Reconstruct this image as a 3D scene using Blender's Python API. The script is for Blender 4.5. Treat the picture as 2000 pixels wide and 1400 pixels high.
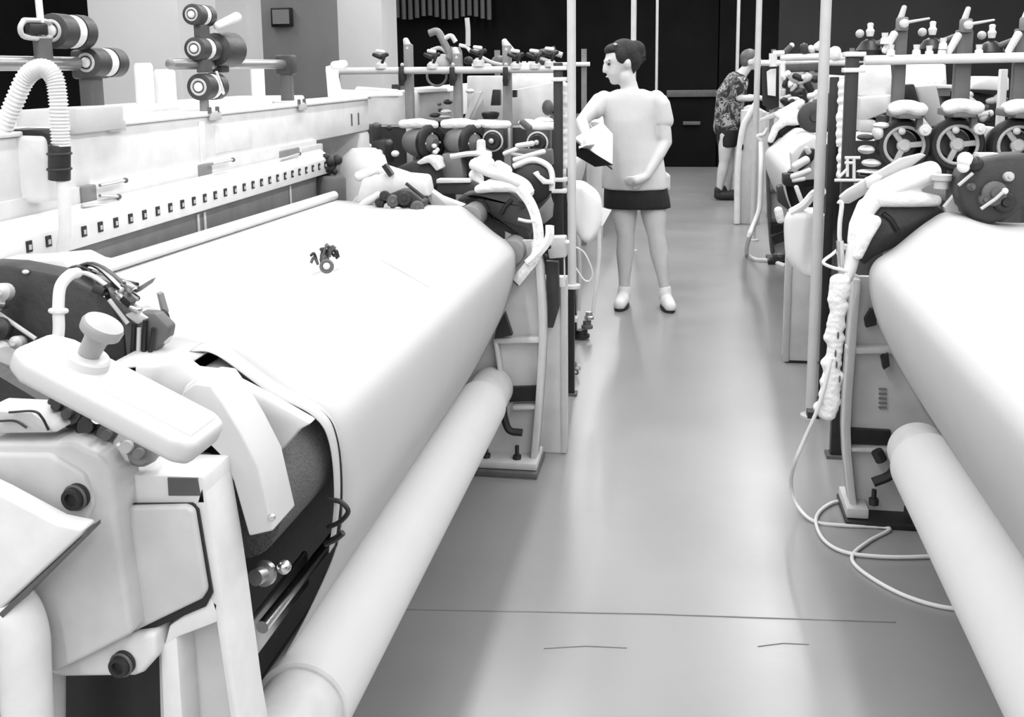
import bpy, bmesh, math, random
from mathutils import Vector, Matrix, Euler
random.seed(7)
for o in list(bpy.data.objects): bpy.data.objects.remove(o)
S = bpy.context.scene
COL = S.collection
PI = math.pi
V = Vector

# ------------------------------------------------------------------ camera
FPX = 2000.0; PPX, PPY = 1000.0, 468.0; VPX, VPY = 1340.0, 128.0; SLOPE = 0.012
EYE = V((0, 0, 1.44))
def _ray(px, py): return V(((px-PPX)/FPX, (PPY-py)/FPX, 1.0))
_yc = _ray(VPX, VPY).normalized()
_n = V((1, SLOPE, 0)).cross(_yc)
if _n.y < 0: _n = -_n
_n.normalize()
_xc = _n.cross(_yc)
if _xc.x < 0: _xc = -_xc
def _w(v): return V((_xc.dot(v), _yc.dot(v), _n.dot(v)))
def P(px, py, Y):                       # point of the photograph at aisle distance Y
    d = _w(_ray(px, py)); return EYE + d*(Y/d.y)
def PX(px, py, X):                      # ... on the plane X = const
    d = _w(_ray(px, py)); return EYE + d*(X/d.x)
def PZ(px, py, Z):                      # ... at height Z
    d = _w(_ray(px, py)); return EYE + d*((Z-EYE.z)/d.z)
r_, u_, f_ = _w(V((1, 0, 0))), _w(V((0, 1, 0))), _w(V((0, 0, 1)))
cd = bpy.data.cameras.new('camera'); cam = bpy.data.objects.new('camera', cd); COL.objects.link(cam)
m3 = Matrix((r_, u_, -f_)).transposed()
cam.matrix_world = Matrix.Translation(EYE) @ m3.to_4x4()
cd.sensor_fit = 'HORIZONTAL'; cd.sensor_width = 36; cd.lens = 36.0
cd.shift_y = -(700-PPY)/2000.0
cd.clip_start = 0.02; cd.clip_end = 100
S.camera = cam

# ------------------------------------------------------------------ world, lamps, exposure
S.view_settings.view_transform = 'Standard'
S.view_settings.look = 'None'
S.view_settings.gamma = 1.0
S.view_settings.use_curve_mapping = False
S.view_settings.exposure = -0.27
wd = bpy.data.worlds.new('world'); S.world = wd; wd.use_nodes = True
wd.node_tree.nodes['Background'].inputs[0].default_value = (0.5, 0.5, 0.5, 1)
wd.node_tree.nodes['Background'].inputs[1].default_value = 0.05
CEIL = 3.3
def lamp_row(x, y0, y1, w, power):
    ld = bpy.data.lights.new('strip_light', 'AREA'); ld.shape = 'RECTANGLE'
    ld.size = w; ld.size_y = y1-y0; ld.energy = power; ld.color = (1, 1, 1)
    lo = bpy.data.objects.new('strip_light', ld); COL.objects.link(lo)
    lo.location = (x, (y0+y1)/2, CEIL-0.30)
    return lo
for lx, w_, dn, upw in ((-4.9, .12, 120, 35), (-2.9, .12, 160, 45), (-0.9, .12, 200, 50), (0.9, .12, 200, 50), (2.9, .12, 160, 45), (4.9, .12, 120, 35)):
    lamp_row(lx, -6.5, 14.0, w_, dn*1.46)
    up = lamp_row(lx, -6.5, 14.0, .10, upw*1.46)        # bare tubes also light the white ceiling above them
    up.rotation_euler = (PI, 0, 0); up.location.z = CEIL-.28

# ------------------------------------------------------------------ materials (greys only: a black and white place)
MATS = {}
def mat(name, v, rough=0.5, metal=0.0, var=0.06, scale=18.0, bump=0.0, bscale=60.0, spec=0.5, vec=None, trans=0.0):
    m = bpy.data.materials.new(name); m.use_nodes = True
    nt = m.node_tree; b = nt.nodes['Principled BSDF']
    tc = nt.nodes.new('ShaderNodeTexCoord'); mp = nt.nodes.new('ShaderNodeMapping')
    nt.links.new(tc.outputs['Object'], mp.inputs['Vector'])
    if vec: mp.inputs['Scale'].default_value = vec
    nz = nt.nodes.new('ShaderNodeTexNoise'); nz.inputs['Scale'].default_value = scale; nz.inputs['Detail'].default_value = 4
    nt.links.new(mp.outputs['Vector'], nz.inputs['Vector'])
    cr = nt.nodes.new('ShaderNodeValToRGB')
    a = max(0, v*(1-var)); c = min(1, v*(1+var))
    cr.color_ramp.elements[0].position = 0.3; cr.color_ramp.elements[1].position = 0.7
    cr.color_ramp.elements[0].color = (a, a, a, 1); cr.color_ramp.elements[1].color = (c, c, c, 1)
    nt.links.new(nz.outputs['Fac'], cr.inputs['Fac']); nt.links.new(cr.outputs['Color'], b.inputs['Base Color'])
    b.inputs['Roughness'].default_value = rough; b.inputs['Metallic'].default_value = metal
    b.inputs['Specular IOR Level'].default_value = spec
    if bump > 0:
        n2 = nt.nodes.new('ShaderNodeTexNoise'); n2.inputs['Scale'].default_value = bscale; n2.inputs['Detail'].default_value = 5
        nt.links.new(mp.outputs['Vector'], n2.inputs['Vector'])
        bp = nt.nodes.new('ShaderNodeBump'); bp.inputs['Strength'].default_value = bump; bp.inputs['Distance'].default_value = 0.01
        nt.links.new(n2.outputs['Fac'], bp.inputs['Height']); nt.links.new(bp.outputs['Normal'], b.inputs['Normal'])
    MATS[name] = m
    return m
mat('panel_plastic', 0.60, 0.45, var=0.02)
mat('button_plastic', 0.34, 0.4, var=0.03)
mat('white_paint', 0.74, 0.38)
mat('cream_and_shade_paint', 0.56, 0.42)  # cream parts; also the shaded tone of the white near-end housings
mat('cloth', 0.52, 0.85, var=0.015, scale=6, bump=0.05, bscale=9, spec=0.15)
mat('cloth_roll', 0.66, 0.8, var=0.015, scale=6, spec=0.15)
mat('cardboard', 0.62, 0.7)
mat('light_grey', 0.50, 0.45)
mat('mid_grey', 0.20, 0.5, var=0.12)
mat('cast_grey', 0.60, 0.55, var=0.1, scale=9)
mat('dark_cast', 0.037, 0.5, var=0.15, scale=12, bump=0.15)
mat('dark_grey', 0.10, 0.5, var=0.15)
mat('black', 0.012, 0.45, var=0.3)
mat('rubber', 0.02, 0.6, var=0.2)
mat('emery', 0.10, 0.9, var=0.25, scale=220, bump=0.6, bscale=220)
mat('chrome', 0.75, 0.22, 1.0, var=0.04)
mat('steel', 0.55, 0.35, 1.0, var=0.1)
mat('grey_tube', 0.33, 0.3, 0.6, var=0.08)
mat('pole', 0.58, 0.35, 0.0, var=0.04)
mat('lint', 0.82, 0.95, var=0.06, scale=40, bump=0.7, bscale=45, spec=0.1)
mat('plastic_bag', 0.84, 0.35, var=0.03, scale=5, bump=0.25, bscale=14)
mat('skin', 0.62, 0.5, var=0.04)
mat('hair', 0.016, 0.75, var=0.4, scale=60, bump=0.4, bscale=90)
mat('blouse', 0.62, 0.8, var=0.02, bump=0.1, bscale=20, spec=0.15)
mat('shorts', 0.012, 0.85, var=0.2)
mat('shoe_white', 0.82, 0.6)
mat('paper', 0.86, 0.8, var=0.01)
mat('concrete_white', 0.6, 0.8, var=0.03, scale=3)
mat('wall_dark', 0.008, 0.9, spec=0.1, var=0.25, scale=2)
mat('wall_dim', 0.018, 0.7, var=0.1, scale=2)
mat('curtain', 0.10, 0.8)
mat('wall_grey', 0.28, 0.7, var=0.08, scale=3)
mat('ceiling', 0.8, 0.9, var=0.03)
mat('cable', 0.74, 0.5, var=0.03)
mat('yarn', 0.84, 0.9, var=0.04, scale=60, bump=0.4, bscale=120, spec=0.1)

def camo():
    m = mat('camo_cloth', 0.3, 0.85)
    nt = m.node_tree; b = nt.nodes['Principled BSDF']
    n = [x for x in nt.nodes if x.type == 'TEX_NOISE'][0]; n.inputs['Scale'].default_value = 9; n.inputs['Detail'].default_value = 2; n.inputs['Distortion'].default_value = 1.5
    cr = [x for x in nt.nodes if x.type == 'VALTORGB'][0]; cr.color_ramp.interpolation = 'CONSTANT'
    e = cr.color_ramp.elements; e[0].position = 0.0; e[0].color = (.02, .02, .02, 1); e[1].position = .44; e[1].color = (.09, .09, .09, 1)
    for p, c in ((.53, .35), (.6, .03), (.68, .6)):
        k = e.new(p); k.color = (c, c, c, 1)
camo()

def floor_mat():
    m = bpy.data.materials.new('floor_resin'); m.use_nodes = True; nt = m.node_tree; b = nt.nodes['Principled BSDF']
    tc = nt.nodes.new('ShaderNodeTexCoord')
    def noise(sc, det, vec, dist=0):
        mp = nt.nodes.new('ShaderNodeMapping'); mp.inputs['Scale'].default_value = vec
        nt.links.new(tc.outputs['Object'], mp.inputs['Vector'])
        n = nt.nodes.new('ShaderNodeTexNoise'); n.inputs['Scale'].default_value = sc; n.inputs['Detail'].default_value = det; n.inputs['Distortion'].default_value = dist
        nt.links.new(mp.outputs['Vector'], n.inputs['Vector']); return n
    n1 = noise(1.3, 3, (1, 1, 1)); cr = nt.nodes.new('ShaderNodeValToRGB')
    cr.color_ramp.elements[0].position = .3; cr.color_ramp.elements[0].color = (.23, .23, .23, 1)
    cr.color_ramp.elements[1].position = .75; cr.color_ramp.elements[1].color = (.29, .29, .29, 1)
    nt.links.new(n1.outputs['Fac'], cr.inputs['Fac']); nt.links.new(cr.outputs['Color'], b.inputs['Base Color'])
    n2 = noise(2.0, 2, (1, 1.6, 1)); mr = nt.nodes.new('ShaderNodeMapRange')
    mr.inputs['To Min'].default_value = .27; mr.inputs['To Max'].default_value = .40
    nt.links.new(n2.outputs['Fac'], mr.inputs['Value']); nt.links.new(mr.outputs['Result'], b.inputs['Roughness'])
    n3 = noise(16, 2, (1, 2.4, 1)); bp = nt.nodes.new('ShaderNodeBump'); bp.inputs['Strength'].default_value = .12; bp.inputs['Distance'].default_value = .003
    nt.links.new(n3.outputs['Fac'], bp.inputs['Height']); nt.links.new(bp.outputs['Normal'], b.inputs['Normal'])
    b.inputs['IOR'].default_value = 1.95
    MATS['floor_resin'] = m
floor_mat()

# ------------------------------------------------------------------ mesh tools
WL = {}
class MB:
    def __init__(s): s.bm = bmesh.new()
    def _q(s, vs, faces):
        bv = [s.bm.verts.new(v) for v in vs]
        for f in faces:
            try: s.bm.faces.new([bv[i] for i in f])
            except ValueError: pass
        return s
    def box(s, a, b):
        x0, x1 = sorted((a[0], b[0])); y0, y1 = sorted((a[1], b[1])); z0, z1 = sorted((a[2], b[2]))
        return s._q([(x0,y0,z0),(x1,y0,z0),(x1,y1,z0),(x0,y1,z0),(x0,y0,z1),(x1,y0,z1),(x1,y1,z1),(x0,y1,z1)],
                    [(0,3,2,1),(4,5,6,7),(0,1,5,4),(1,2,6,5),(2,3,7,6),(3,0,4,7)])
    def obox(s, c, size, rot):                       # oriented box
        R = rot if isinstance(rot, Matrix) else Euler(rot).to_matrix()
        h = [k/2 for k in size]; c = V(c)
        vs = [c + R @ V((sx*h[0], sy*h[1], sz*h[2])) for sz in (-1, 1) for sx, sy in ((-1,-1),(1,-1),(1,1),(-1,1))]
        return s._q(vs, [(0,3,2,1),(4,5,6,7),(0,1,5,4),(1,2,6,5),(2,3,7,6),(3,0,4,7)])
    def prism(s, pts, vec):
        n = len(pts); vec = V(vec); a = [V(p) for p in pts]; vs = a + [p+vec for p in a]
        return s._q(vs, [tuple(range(n)), tuple(range(2*n-1, n-1, -1))] + [(i, i+n, (i+1) % n+n, (i+1) % n) for i in range(n)])
    def ring(s, c, ax, r, n, up=None):
        ax = V(ax).normalized(); up = V(up) if up else (V((0,0,1)) if abs(ax.z) < .9 else V((1,0,0)))
        e1 = ax.cross(up).normalized(); e2 = e1.cross(ax)
        return [V(c) + (e1*math.cos(2*PI*i/n) + e2*math.sin(2*PI*i/n))*r for i in range(n)]
    def lathe(s, p0, ax, prof, n=24, cap=True):      # prof: (distance along axis, radius)
        ax = V(ax).normalized(); p0 = V(p0)
        rows = [[s.bm.verts.new(q) for q in s.ring(p0+ax*t, ax, max(r, 1e-4), n)] for t, r in prof]
        for a, b in zip(rows, rows[1:]):
            for i in range(n): s.bm.faces.new((a[i], a[(i+1) % n], b[(i+1) % n], b[i]))
        if cap:
            s.bm.faces.new(rows[0][::-1]); s.bm.faces.new(rows[-1])
        return s
    def cyl(s, a, b, r, r2=None, n=20):
        a = V(a); b = V(b); return s.lathe(a, b-a, [(0, r), ((b-a).length, r if r2 is None else r2)], n)
    def torus(s, c, ax, R, r, n=28, m=10):
        ax = V(ax).normalized(); c = V(c); rows = []
        for q in s.ring(c, ax, 1, n):
            e = (q-c)
            rows.append([s.bm.verts.new(c + e*(R + r*math.cos(2*PI*j/m)) + ax*(r*math.sin(2*PI*j/m))) for j in range(m)])
        for i in range(n):
            a, b = rows[i], rows[(i+1) % n]
            for j in range(m): s.bm.faces.new((a[j], b[j], b[(j+1) % m], a[(j+1) % m]))
        return s
    def tube(s, pts, r, n=10, cap=True):             # swept tube, r a number or a function of the index
        pts = [V(p) for p in pts]; rows = []; e1 = None
        for i, p in enumerate(pts):
            t = (pts[min(i+1, len(pts)-1)] - pts[max(i-1, 0)]).normalized()
            if e1 is None: e1 = t.orthogonal().normalized()
            e1 = (e1 - t*e1.dot(t)).normalized(); e2 = t.cross(e1)
            rr = r(i) if callable(r) else r
            rows.append([s.bm.verts.new(p + (e1*math.cos(2*PI*k/n) + e2*math.sin(2*PI*k/n))*rr) for k in range(n)])
        for a, b in zip(rows, rows[1:]):
            for i in range(n): s.bm.faces.new((a[i], a[(i+1) % n], b[(i+1) % n], b[i]))
        if cap: s.bm.faces.new(rows[0][::-1]); s.bm.faces.new(rows[-1])
        return s
    def ell(s, c, r, rot=None, seg=16):
        g = bmesh.ops.create_uvsphere(s.bm, u_segments=seg, v_segments=max(6, seg*2//3), radius=1)['verts']
        R = (Euler(rot).to_matrix() if rot and not isinstance(rot, Matrix) else (rot or Matrix.Identity(3)))
        r = (r, r, r) if not hasattr(r, '__len__') else r
        for v in g: v.co = V(c) + R @ V((v.co.x*r[0], v.co.y*r[1], v.co.z*r[2]))
        return s
    def chain(s, pts, n=14, flat=None):              # rounded tapering limb: (point, radius) list, closed ends
        P_ = [V(p) for p, r in pts]; R_ = [r for p, r in pts]
        path, rad = [], []
        t0 = (P_[0]-P_[1]).normalized(); t1 = (P_[-1]-P_[-2]).normalized()
        for k in (0.995, .8, .45): path.append(P_[0]+t0*R_[0]*k*0.8); rad.append(R_[0]*math.sqrt(max(.01, 1-k*k)))
        path += P_; rad += R_
        for k in (.45, .8, .995): path.append(P_[-1]+t1*R_[-1]*k*0.8); rad.append(R_[-1]*math.sqrt(max(.01, 1-k*k)))
        return s.tube(path, lambda i: rad[i], n)
    def loft(s, rows, cap=True, closed=True):        # rows of equal-length point lists
        R = [[s.bm.verts.new(V(p)) for p in row] for row in rows]; n = len(R[0])
        for a, b in zip(R, R[1:]):
            for i in range(n if closed else n-1): s.bm.faces.new((a[i], a[(i+1) % n], b[(i+1) % n], b[i]))
        if cap and closed: s.bm.faces.new(R[0][::-1]); s.bm.faces.new(R[-1])
        return s
    def build(s, name, m, parent=None, bevel=0.0, seg=2, smooth=True, remesh=0.0, smooth_it=0, at=None):
        bm = s.bm
        bmesh.ops.recalc_face_normals(bm, faces=bm.faces)
        if bevel > 0:
            ed = [e for e in bm.edges if len(e.link_faces) == 2 and e.calc_face_angle(0) > 0.5]
            bmesh.ops.bevel(bm, geom=ed, offset=bevel, segments=seg, affect='EDGES', profile=0.5, clamp_overlap=True)
        xs = [v.co for v in bm.verts]
        lo = V((min(v.x for v in xs), min(v.y for v in xs), min(v.z for v in xs))); hi = V((max(v.x for v in xs), max(v.y for v in xs), max(v.z for v in xs)))
        org = V(at) if at is not None else V(((lo.x+hi.x)/2, (lo.y+hi.y)/2, lo.z))
        for v in bm.verts: v.co -= org
        me = bpy.data.meshes.new(name); bm.to_mesh(me); bm.free()
        me.materials.append(MATS[m] if isinstance(m, str) else m)
        if remesh > 0:
            tmp = bpy.data.objects.new('tmp', me); COL.objects.link(tmp)
            md = tmp.modifiers.new('r', 'REMESH'); md.mode = 'VOXEL'; md.voxel_size = remesh; md.use_smooth_shade = True
            if smooth_it: sm = tmp.modifiers.new('s', 'SMOOTH'); sm.iterations = smooth_it; sm.factor = .5
            dg = bpy.context.evaluated_depsgraph_get()
            me2 = bpy.data.meshes.new_from_object(tmp.evaluated_get(dg)); bpy.data.objects.remove(tmp); bpy.data.meshes.remove(me); me = me2; me.name = name
            if not me.materials: me.materials.append(MATS[m])
        if smooth:
            for p in me.polygons: p.use_smooth = True
            if not remesh: me.set_sharp_from_angle(angle=math.radians(38))
        o = bpy.data.objects.new(name, me); COL.objects.link(o)
        WL[o.name] = org
        if parent is not None: o.parent = parent; o.location = org - WL[parent.name]
        else: o.location = org
        return o
def tag(o, label, cat, group=None):
    o['label'] = label; o['category'] = cat
    if group: o['group'] = group
    return o
def thing(name, loc, label, cat, group=None):
    o = bpy.data.objects.new(name, None); COL.objects.link(o); o.empty_display_size = .1
    o.location = V(loc); WL[o.name] = V(loc)
    return tag(o, label, cat, group)
def struct(o): o['kind'] = 'structure'; return o
def stuff(o): o['kind'] = 'stuff'; return o
def dup(o, loc, label=None, group=None, rot=None, scale=None, parent=None):
    c = o.copy(); COL.objects.link(c)
    if parent is None:
        c.location = V(loc); WL[c.name] = V(loc)
        if rot: c.rotation_euler = rot
        if scale: c.scale = (scale,)*3 if not hasattr(scale, '__len__') else scale
    else: c.parent = parent
    if label: c['label'] = label
    if group: c['group'] = group
    for k in list(o.children): dup(k, None, parent=c)
    return c
def pc(px, r, n=8):                                  # helper: not used for layout, closed circle in XZ
    return [(px[0]+r*math.cos(2*PI*i/n), px[1], px[2]+r*math.sin(2*PI*i/n)) for i in range(n)]
def bez(pts, k=8):                                   # Catmull-Rom through points
    pts = [V(p) for p in pts]; q = [pts[0]*2-pts[1]] + pts + [pts[-1]*2-pts[-2]]; out = []
    for i in range(1, len(q)-2):
        a, b, c, d = q[i-1], q[i], q[i+1], q[i+2]
        for j in range(k):
            t = j/k; out.append(.5*((2*b) + (c-a)*t + (2*a-5*b+4*c-d)*t*t + (3*b-a-3*c+d)*t**3))
    out.append(pts[-1]); return out
def outl(pts, Y): return [P(x, y, Y) for x, y in pts]
def plate(pts, Y, t): return MB().prism(outl(pts, Y), (0, t, 0))     # outline at distance Y, thickness t

def onweb(px, py, prof, off=.003):                   # where the sight line of a pixel meets a cloth profile
    d = _w(_ray(px, py)); best = None
    pr = bez([(x, 0, z) for x, z in prof], 8)
    for p, q in zip(pr, pr[1:]):
        # EYE + t d = p + s (q-p) in (X, Z)
        ax, az = q.x-p.x, q.z-p.z; den = d.x*az - d.z*ax
        if abs(den) < 1e-9: continue
        t = ((p.x-EYE.x)*az - (p.z-EYE.z)*ax)/den; s_ = ((EYE.x+t*d.x-p.x)*ax + (EYE.z+t*d.z-p.z)*az)/(ax*ax+az*az)
        if t > 0 and -.01 <= s_ <= 1.01 and (best is None or t < best): best = t
    return EYE + d*best - d.normalized()*off if best else None
# ================================================================== the room
struct(MB().box((-7, -7, -.1), (7, 15.1, 0)).build('floor', 'floor_resin'))
fl = bpy.data.objects['floor']
struct(MB().box((-7, -7, CEIL), (7, 15.1, CEIL+.1)).build('ceiling', 'ceiling'))
wb = struct(MB().box((-7, 15, 0), (7, 15.15, CEIL)).build('wall_back', 'wall_dark'))
struct(MB().box((-7.15, -7, 0), (-7, 15.1, CEIL)).build('wall_left', 'wall_dark'))
struct(MB().box((7, -7, 0), (7.15, 15.1, CEIL)).build('wall_right', 'wall_dark'))
struct(MB().box((-7, -7.15, 0), (7, -7, CEIL)).build('wall_front', 'concrete_white'))
# back wall: dark doors, rail, handle
for x0, x1 in ((1285, 1402), (1402, 1520)):
    a, b = P(x0, 0, 14.96), P(x1, 325, 14.96)
    MB().box((a.x+.01, 14.94, .01), (b.x-.01, 15.0, 2.45)).build('door_leaf', 'wall_dark', wb, bevel=.006)
a, b = P(1302, 176, 14.9), P(1400, 189, 14.9)
MB().box((a.x, 14.88, b.z), (b.x, 14.94, a.z)).build('push_bar', 'dark_grey', wb, bevel=.008)
a, b = P(1334, 237, 14.9), P(1368, 244, 14.9)
MB().box((a.x, 14.88, b.z), (b.x, 14.94, a.z)).build('door_handle', 'dark_grey', wb, bevel=.008)
# ribbed curtain strip hanging on the back wall
cu = thing('curtain', P(860, 42, 14.7), 'grey pleated curtain strip high on the dark back wall', 'curtain')
for i in range(15):
    x = 770 + i*13
    a, b = P(x, -120, 14.7), P(x+9, 34+4*math.sin(i), 14.7)
    MB().cyl((a.x, 14.75, b.z), (a.x, 14.75, a.z), .035, n=10).build('pleat', ('curtain', 'dark_grey', 'curtain')[i % 3], cu)
# grey partition with a small notice board
a, b = P(400, 0, 11.0), P(660, 0, 11.0)
pw = struct(MB().box((a.x, 11, 0), (b.x, 11.12, CEIL)).build('wall_partition', 'wall_grey'))
nb = thing('notice_board', P(551, 50, 10.95), 'small dark framed notice board on the grey partition wall', 'notice board')
a, b = P(530, 16, 10.96), P(572, 52, 10.96)
MB().box((a.x, 10.93, b.z), (b.x, 10.99, a.z)).build('board_frame', 'black', nb, bevel=.006)
MB().box((a.x+.025, 10.915, b.z+.03), (b.x-.025, 10.95, a.z-.02)).build('board_panel', 'wall_grey', nb)
# pillars
def pillar(x0, x1, Y, d, m='concrete_white'):
    a, b = P(x0, 100, Y), P(x1, 100, Y)
    return struct(MB().box((a.x, Y, 0), (b.x, Y+d, CEIL)).build('pillar', m, bevel=.012))
pillar(176, 352, 5.6, .5)
pillar(661, 748, 9.2, .5)
pillar(330, 486, 9.3, .35)
# floor joints
for (x0, y0, x1, y1) in ((790, 1190, 1750, 1215), (1062, 1266, 1225, 1265), (1480, 1262, 1580, 1258)):
    a, b = PZ(x0, y0, .001), PZ(x1, y1, .001)
    MB().tube([a, (a+b)/2+V((0, .01, 0)), b], .0016 if x0 == 790 else .001, 6).build('floor_joint', 'mid_grey', fl)
a = P(1522, 0, 14.97)
struct(MB().box((a.x, 14.93, 0), (6.99, 14.99, CEIL)).build('wall_panel', 'wall_dim', bevel=.004))
# ================================================================== near loom on the left
L1 = thing('weaving_loom', (-1.2, 2.4, 0), 'large white weaving loom filling the left foreground with control box and stop button', 'loom', 'weaving looms')
# ---- cloth web: near profile and far profile in (X, Z), lofted
def web(prA, YA, prB, YB, name, label, n=22, th=.0015):
    mb = MB(); rows = []
    A = bez([(x, 0, z) for x, z in prA], 8); B = bez([(x, 0, z) for x, z in prB], 8)
    for j in range(n+1):
        t = j/n; Y = YA+(YB-YA)*t
        r = []
        for k, (p, q) in enumerate(zip(A, B)):
            v = p.lerp(q, t); u = k/len(A)
            sag = -.006*math.sin(PI*t)*math.sin(PI*min(1, u*2.2)) if u < .45 else 0
            r.append(V((v.x, Y, v.z+sag)))
        rows.append(r)
    mb.loft(rows, closed=False)
    o = mb.build(name, 'cloth')
    md = o.modifiers.new('t', 'SOLIDIFY'); md.thickness = .003; md.offset = 0
    return o
farL = [(-1.26, .985), (-1.0, .972), (-.80, .968), (-.755, .962), (-.66, .885), (-.595, .835), (-.574, .79), (-.585, .70), (-.625, .58), (-.70, .43), (-.752, .335)]
nearL = [(-1.34, .985), (-1.05, .968), (-.84, .958), (-.79, .952), (-.70, .89), (-.62, .85), (-.592, .80), (-.588, .70), (-.602, .60), (-.66, .47), (-.735, .335)]
w = web(nearL, 1.64, farL, 3.45, 'woven_cloth', '')
tag(w, 'wide sheet of white woven cloth stretched over the left foreground loom', 'cloth')
# selvage edge of the near side: dark thread line + white welt
sel = bez([(x, 1.632, z+.004) for x, z in nearL[2:9]], 8)
MB().tube(sel, .0028, 6).build('selvage_thread', 'black', w)
def crease(pts, prof, par, m, r=.0007):
    q = [onweb(x, y, prof, .001) for x, y in pts]; q = [p for p in q if p is not None]
    if len(q) > 1: MB().tube(bez(q, 6), r, 5).build('crease', m, par)
mid = [((a[0]+b[0])/2, (a[1]+b[1])/2) for a, b in zip(nearL, farL)]
crease([(745, 508), (790, 533), (840, 562), (885, 592)], mid, w, 'light_grey')
# ---- rollers
def roller(name, a, b, r, m, par, n=36):
    return MB().cyl(a, b, r, n=n).build(name, m, par, bevel=.004)
roller('breast_roller', (-.800, 1.5, .898), (-.775, 3.44, .905), .040, 'mid_grey', L1)
roller('breast_roller', (-.738, 3.455, .925), (-.736, 3.60, .925), .043, 'mid_grey', L1)
roller('take_up_roller', (-.690, 1.42, .755), (-.670, 3.44, .745), .078, 'emery', L1)
roller('take_up_roller', (-.592, 3.455, .805), (-.592, 3.60, .805), .046, 'mid_grey', L1)
# ---- cloth roll
cr1 = thing('cloth_roll', (-.67, 2.5, .2), 'long white roll of finished cloth low along the left loom', 'cloth roll', 'cloth rolls at the loom fronts')
MB().lathe((-.668, 1.60, .30), (-.007, 1.6, .0), [(0, .083), (.004, .088), (1.70, .088), (1.704, .083)], 48).build('wound_cloth', 'cloth_roll', cr1)
MB().lathe((-.667, 1.44, .30), (-.007, 2.0, 0), [(0, .05), (0, .078), (2.06, .078), (2.06, .05)], 40).build('core_tube', 'cardboard', cr1)
# ---- far side frame (cast, with flange and ribs)
def cast_frame(par, mirror, Yf, front, back_x, ribs, foot, mplate='cast_grey', medge='cream_and_shade_paint'):
    # front: px outline of the front edge from the top to the floor, on plane Yf
    pts = [P(x, y, Yf) for x, y in front]
    poly = [V((p.x, Yf, p.z)) for p in pts] + [V((back_x, Yf, pts[-1].z)), V((back_x, Yf, pts[0].z))]
    sf = MB().prism(poly, (0, .025, 0)).build('side_frame', mplate, par)
    w_ = .022 if not mirror else -.022
    # flange
    rows = []
    for p in pts: rows.append([V((p.x, Yf-.05, p.z)), V((p.x, Yf+.03, p.z)), V((p.x-w_, Yf+.03, p.z)), V((p.x-w_, Yf-.05, p.z))])
    MB().loft(rows).build('flange', medge, sf, bevel=.003)
    for (x0, y0, x1, y1, th) in ribs:
        a, b = P(x0, y0, Yf), P(x1, y1, Yf)
        d = (b-a); L = d.length; ang = math.atan2(d.z, d.x)
        MB().obox(((a.x+b.x)/2, Yf-.02, (a.z+b.z)/2), (L, .05, th), (0, -ang, 0)).build('rib', medge, sf, bevel=.003)
    return sf
frontL = [(1052, 470), (1062, 520), (1067, 600), (1068, 660), (1065, 720), (1060, 790), (1054, 860), (1050, 905)]
sfL = cast_frame(L1, False, 3.52, frontL, -1.9, [(968, 660, 1060, 658, .02), (1005, 790, 1054, 788, .014), (972, 662, 988, 770, .014)], None)
# base foot with bolts
a, b = P(900, 905, 3.42), P(1050, 928, 3.42)
ft = MB().box((a.x, 3.40, .0), (b.x, 3.62, .022)).build('base_plate', 'dark_grey', sfL, bevel=.003)
MB().box((a.x+.01, 3.42, .024), (b.x-.004, 3.6, .05)).build('base_flange', 'cream_and_shade_paint', sfL, bevel=.004)
for x in (950, 1010):
    p = P(x, 890, 3.46)
    MB().lathe((p.x, 3.46, .05), (0, 0, 1), [(0, .016), (.014, .016), (.014, .008), (.05, .008)], 6).build('anchor_bolt', 'rubber', sfL)
# black blocks and hoses inside the frame
plate([(985, 757), (1052, 755), (1052, 783), (985, 785)], 3.5, .02).build('dark_block', 'black', sfL)  # black plate stands in for the shade inside a recess
MB().tube(bez([P(982, 790, 3.46), P(985, 815, 3.46), P(995, 840, 3.46), P(1020, 845, 3.46)], 6), .014, 8).build('rubber_hose', 'rubber', sfL)
plate([(970, 640), (985, 610), (1000, 655), (965, 662)], 3.46, .03).build('stop_block', 'black', sfL)
# interior body so that the loom is not hollow
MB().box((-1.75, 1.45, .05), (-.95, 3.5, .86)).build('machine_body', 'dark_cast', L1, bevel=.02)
MB().box((-1.0, 1.36, .12), (-.90, 3.5, .80)).build('dark_interior_plate', 'dark_cast', L1, bevel=.01)  # dark plate painted in place of the shaded loom interior
# ---- temple rod, reed, slotted strip, harness beam
ra, rb = V((-1.31, 1.95, 1.002)), V((-1.225, 3.46, 1.0))
MB().cyl(ra, rb, .016, n=20).build('temple_rod', 'white_paint', L1, bevel=.003)
MB().box((-1.36, 1.75, .90), (-1.33, 3.62, 1.06)).build('reed', 'mid_grey', L1)
for i in range(3):
    y = (2.62, 2.66, 3.3)[i]
    MB().box((-1.329, y, .985), (-1.326, y+.012, 1.05)).build('reed_clip', 'white_paint', L1)
st = MB().prism([(-1.30, 1.30, 1.062), (-1.30, 1.30, 1.118), (-1.345, 1.30, 1.15), (-1.345, 1.30, 1.062)], (0, 2.36, 0)).build('slotted_strip', 'white_paint', L1, bevel=.004)
sl0 = None
for k in range(29):
    y = 1.842 + k*.0645
    if y > 3.6: break
    if sl0 is None:
        mb = MB(); mb.box((-1.301, y-.0085, 1.085), (-1.297, y+.0085, 1.108)); sl0 = mb.build('slot', 'black', st, at=(-1.30, y, 1.085))
        mb = MB().box((-1.2975, y-.004, 1.09), (-1.2955, y+.004, 1.10)); c0 = mb.build('slot_catch', 'light_grey', st, at=(-1.2965, y, 1.09))
    else:
        for src, z in ((sl0, 1.085), (c0, 1.09)):
            s2 = src.copy(); COL.objects.link(s2); s2.parent = st; s2.location = V((-1.30 if src is sl0 else -1.2965, y, z)) - WL[st.name]
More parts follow.
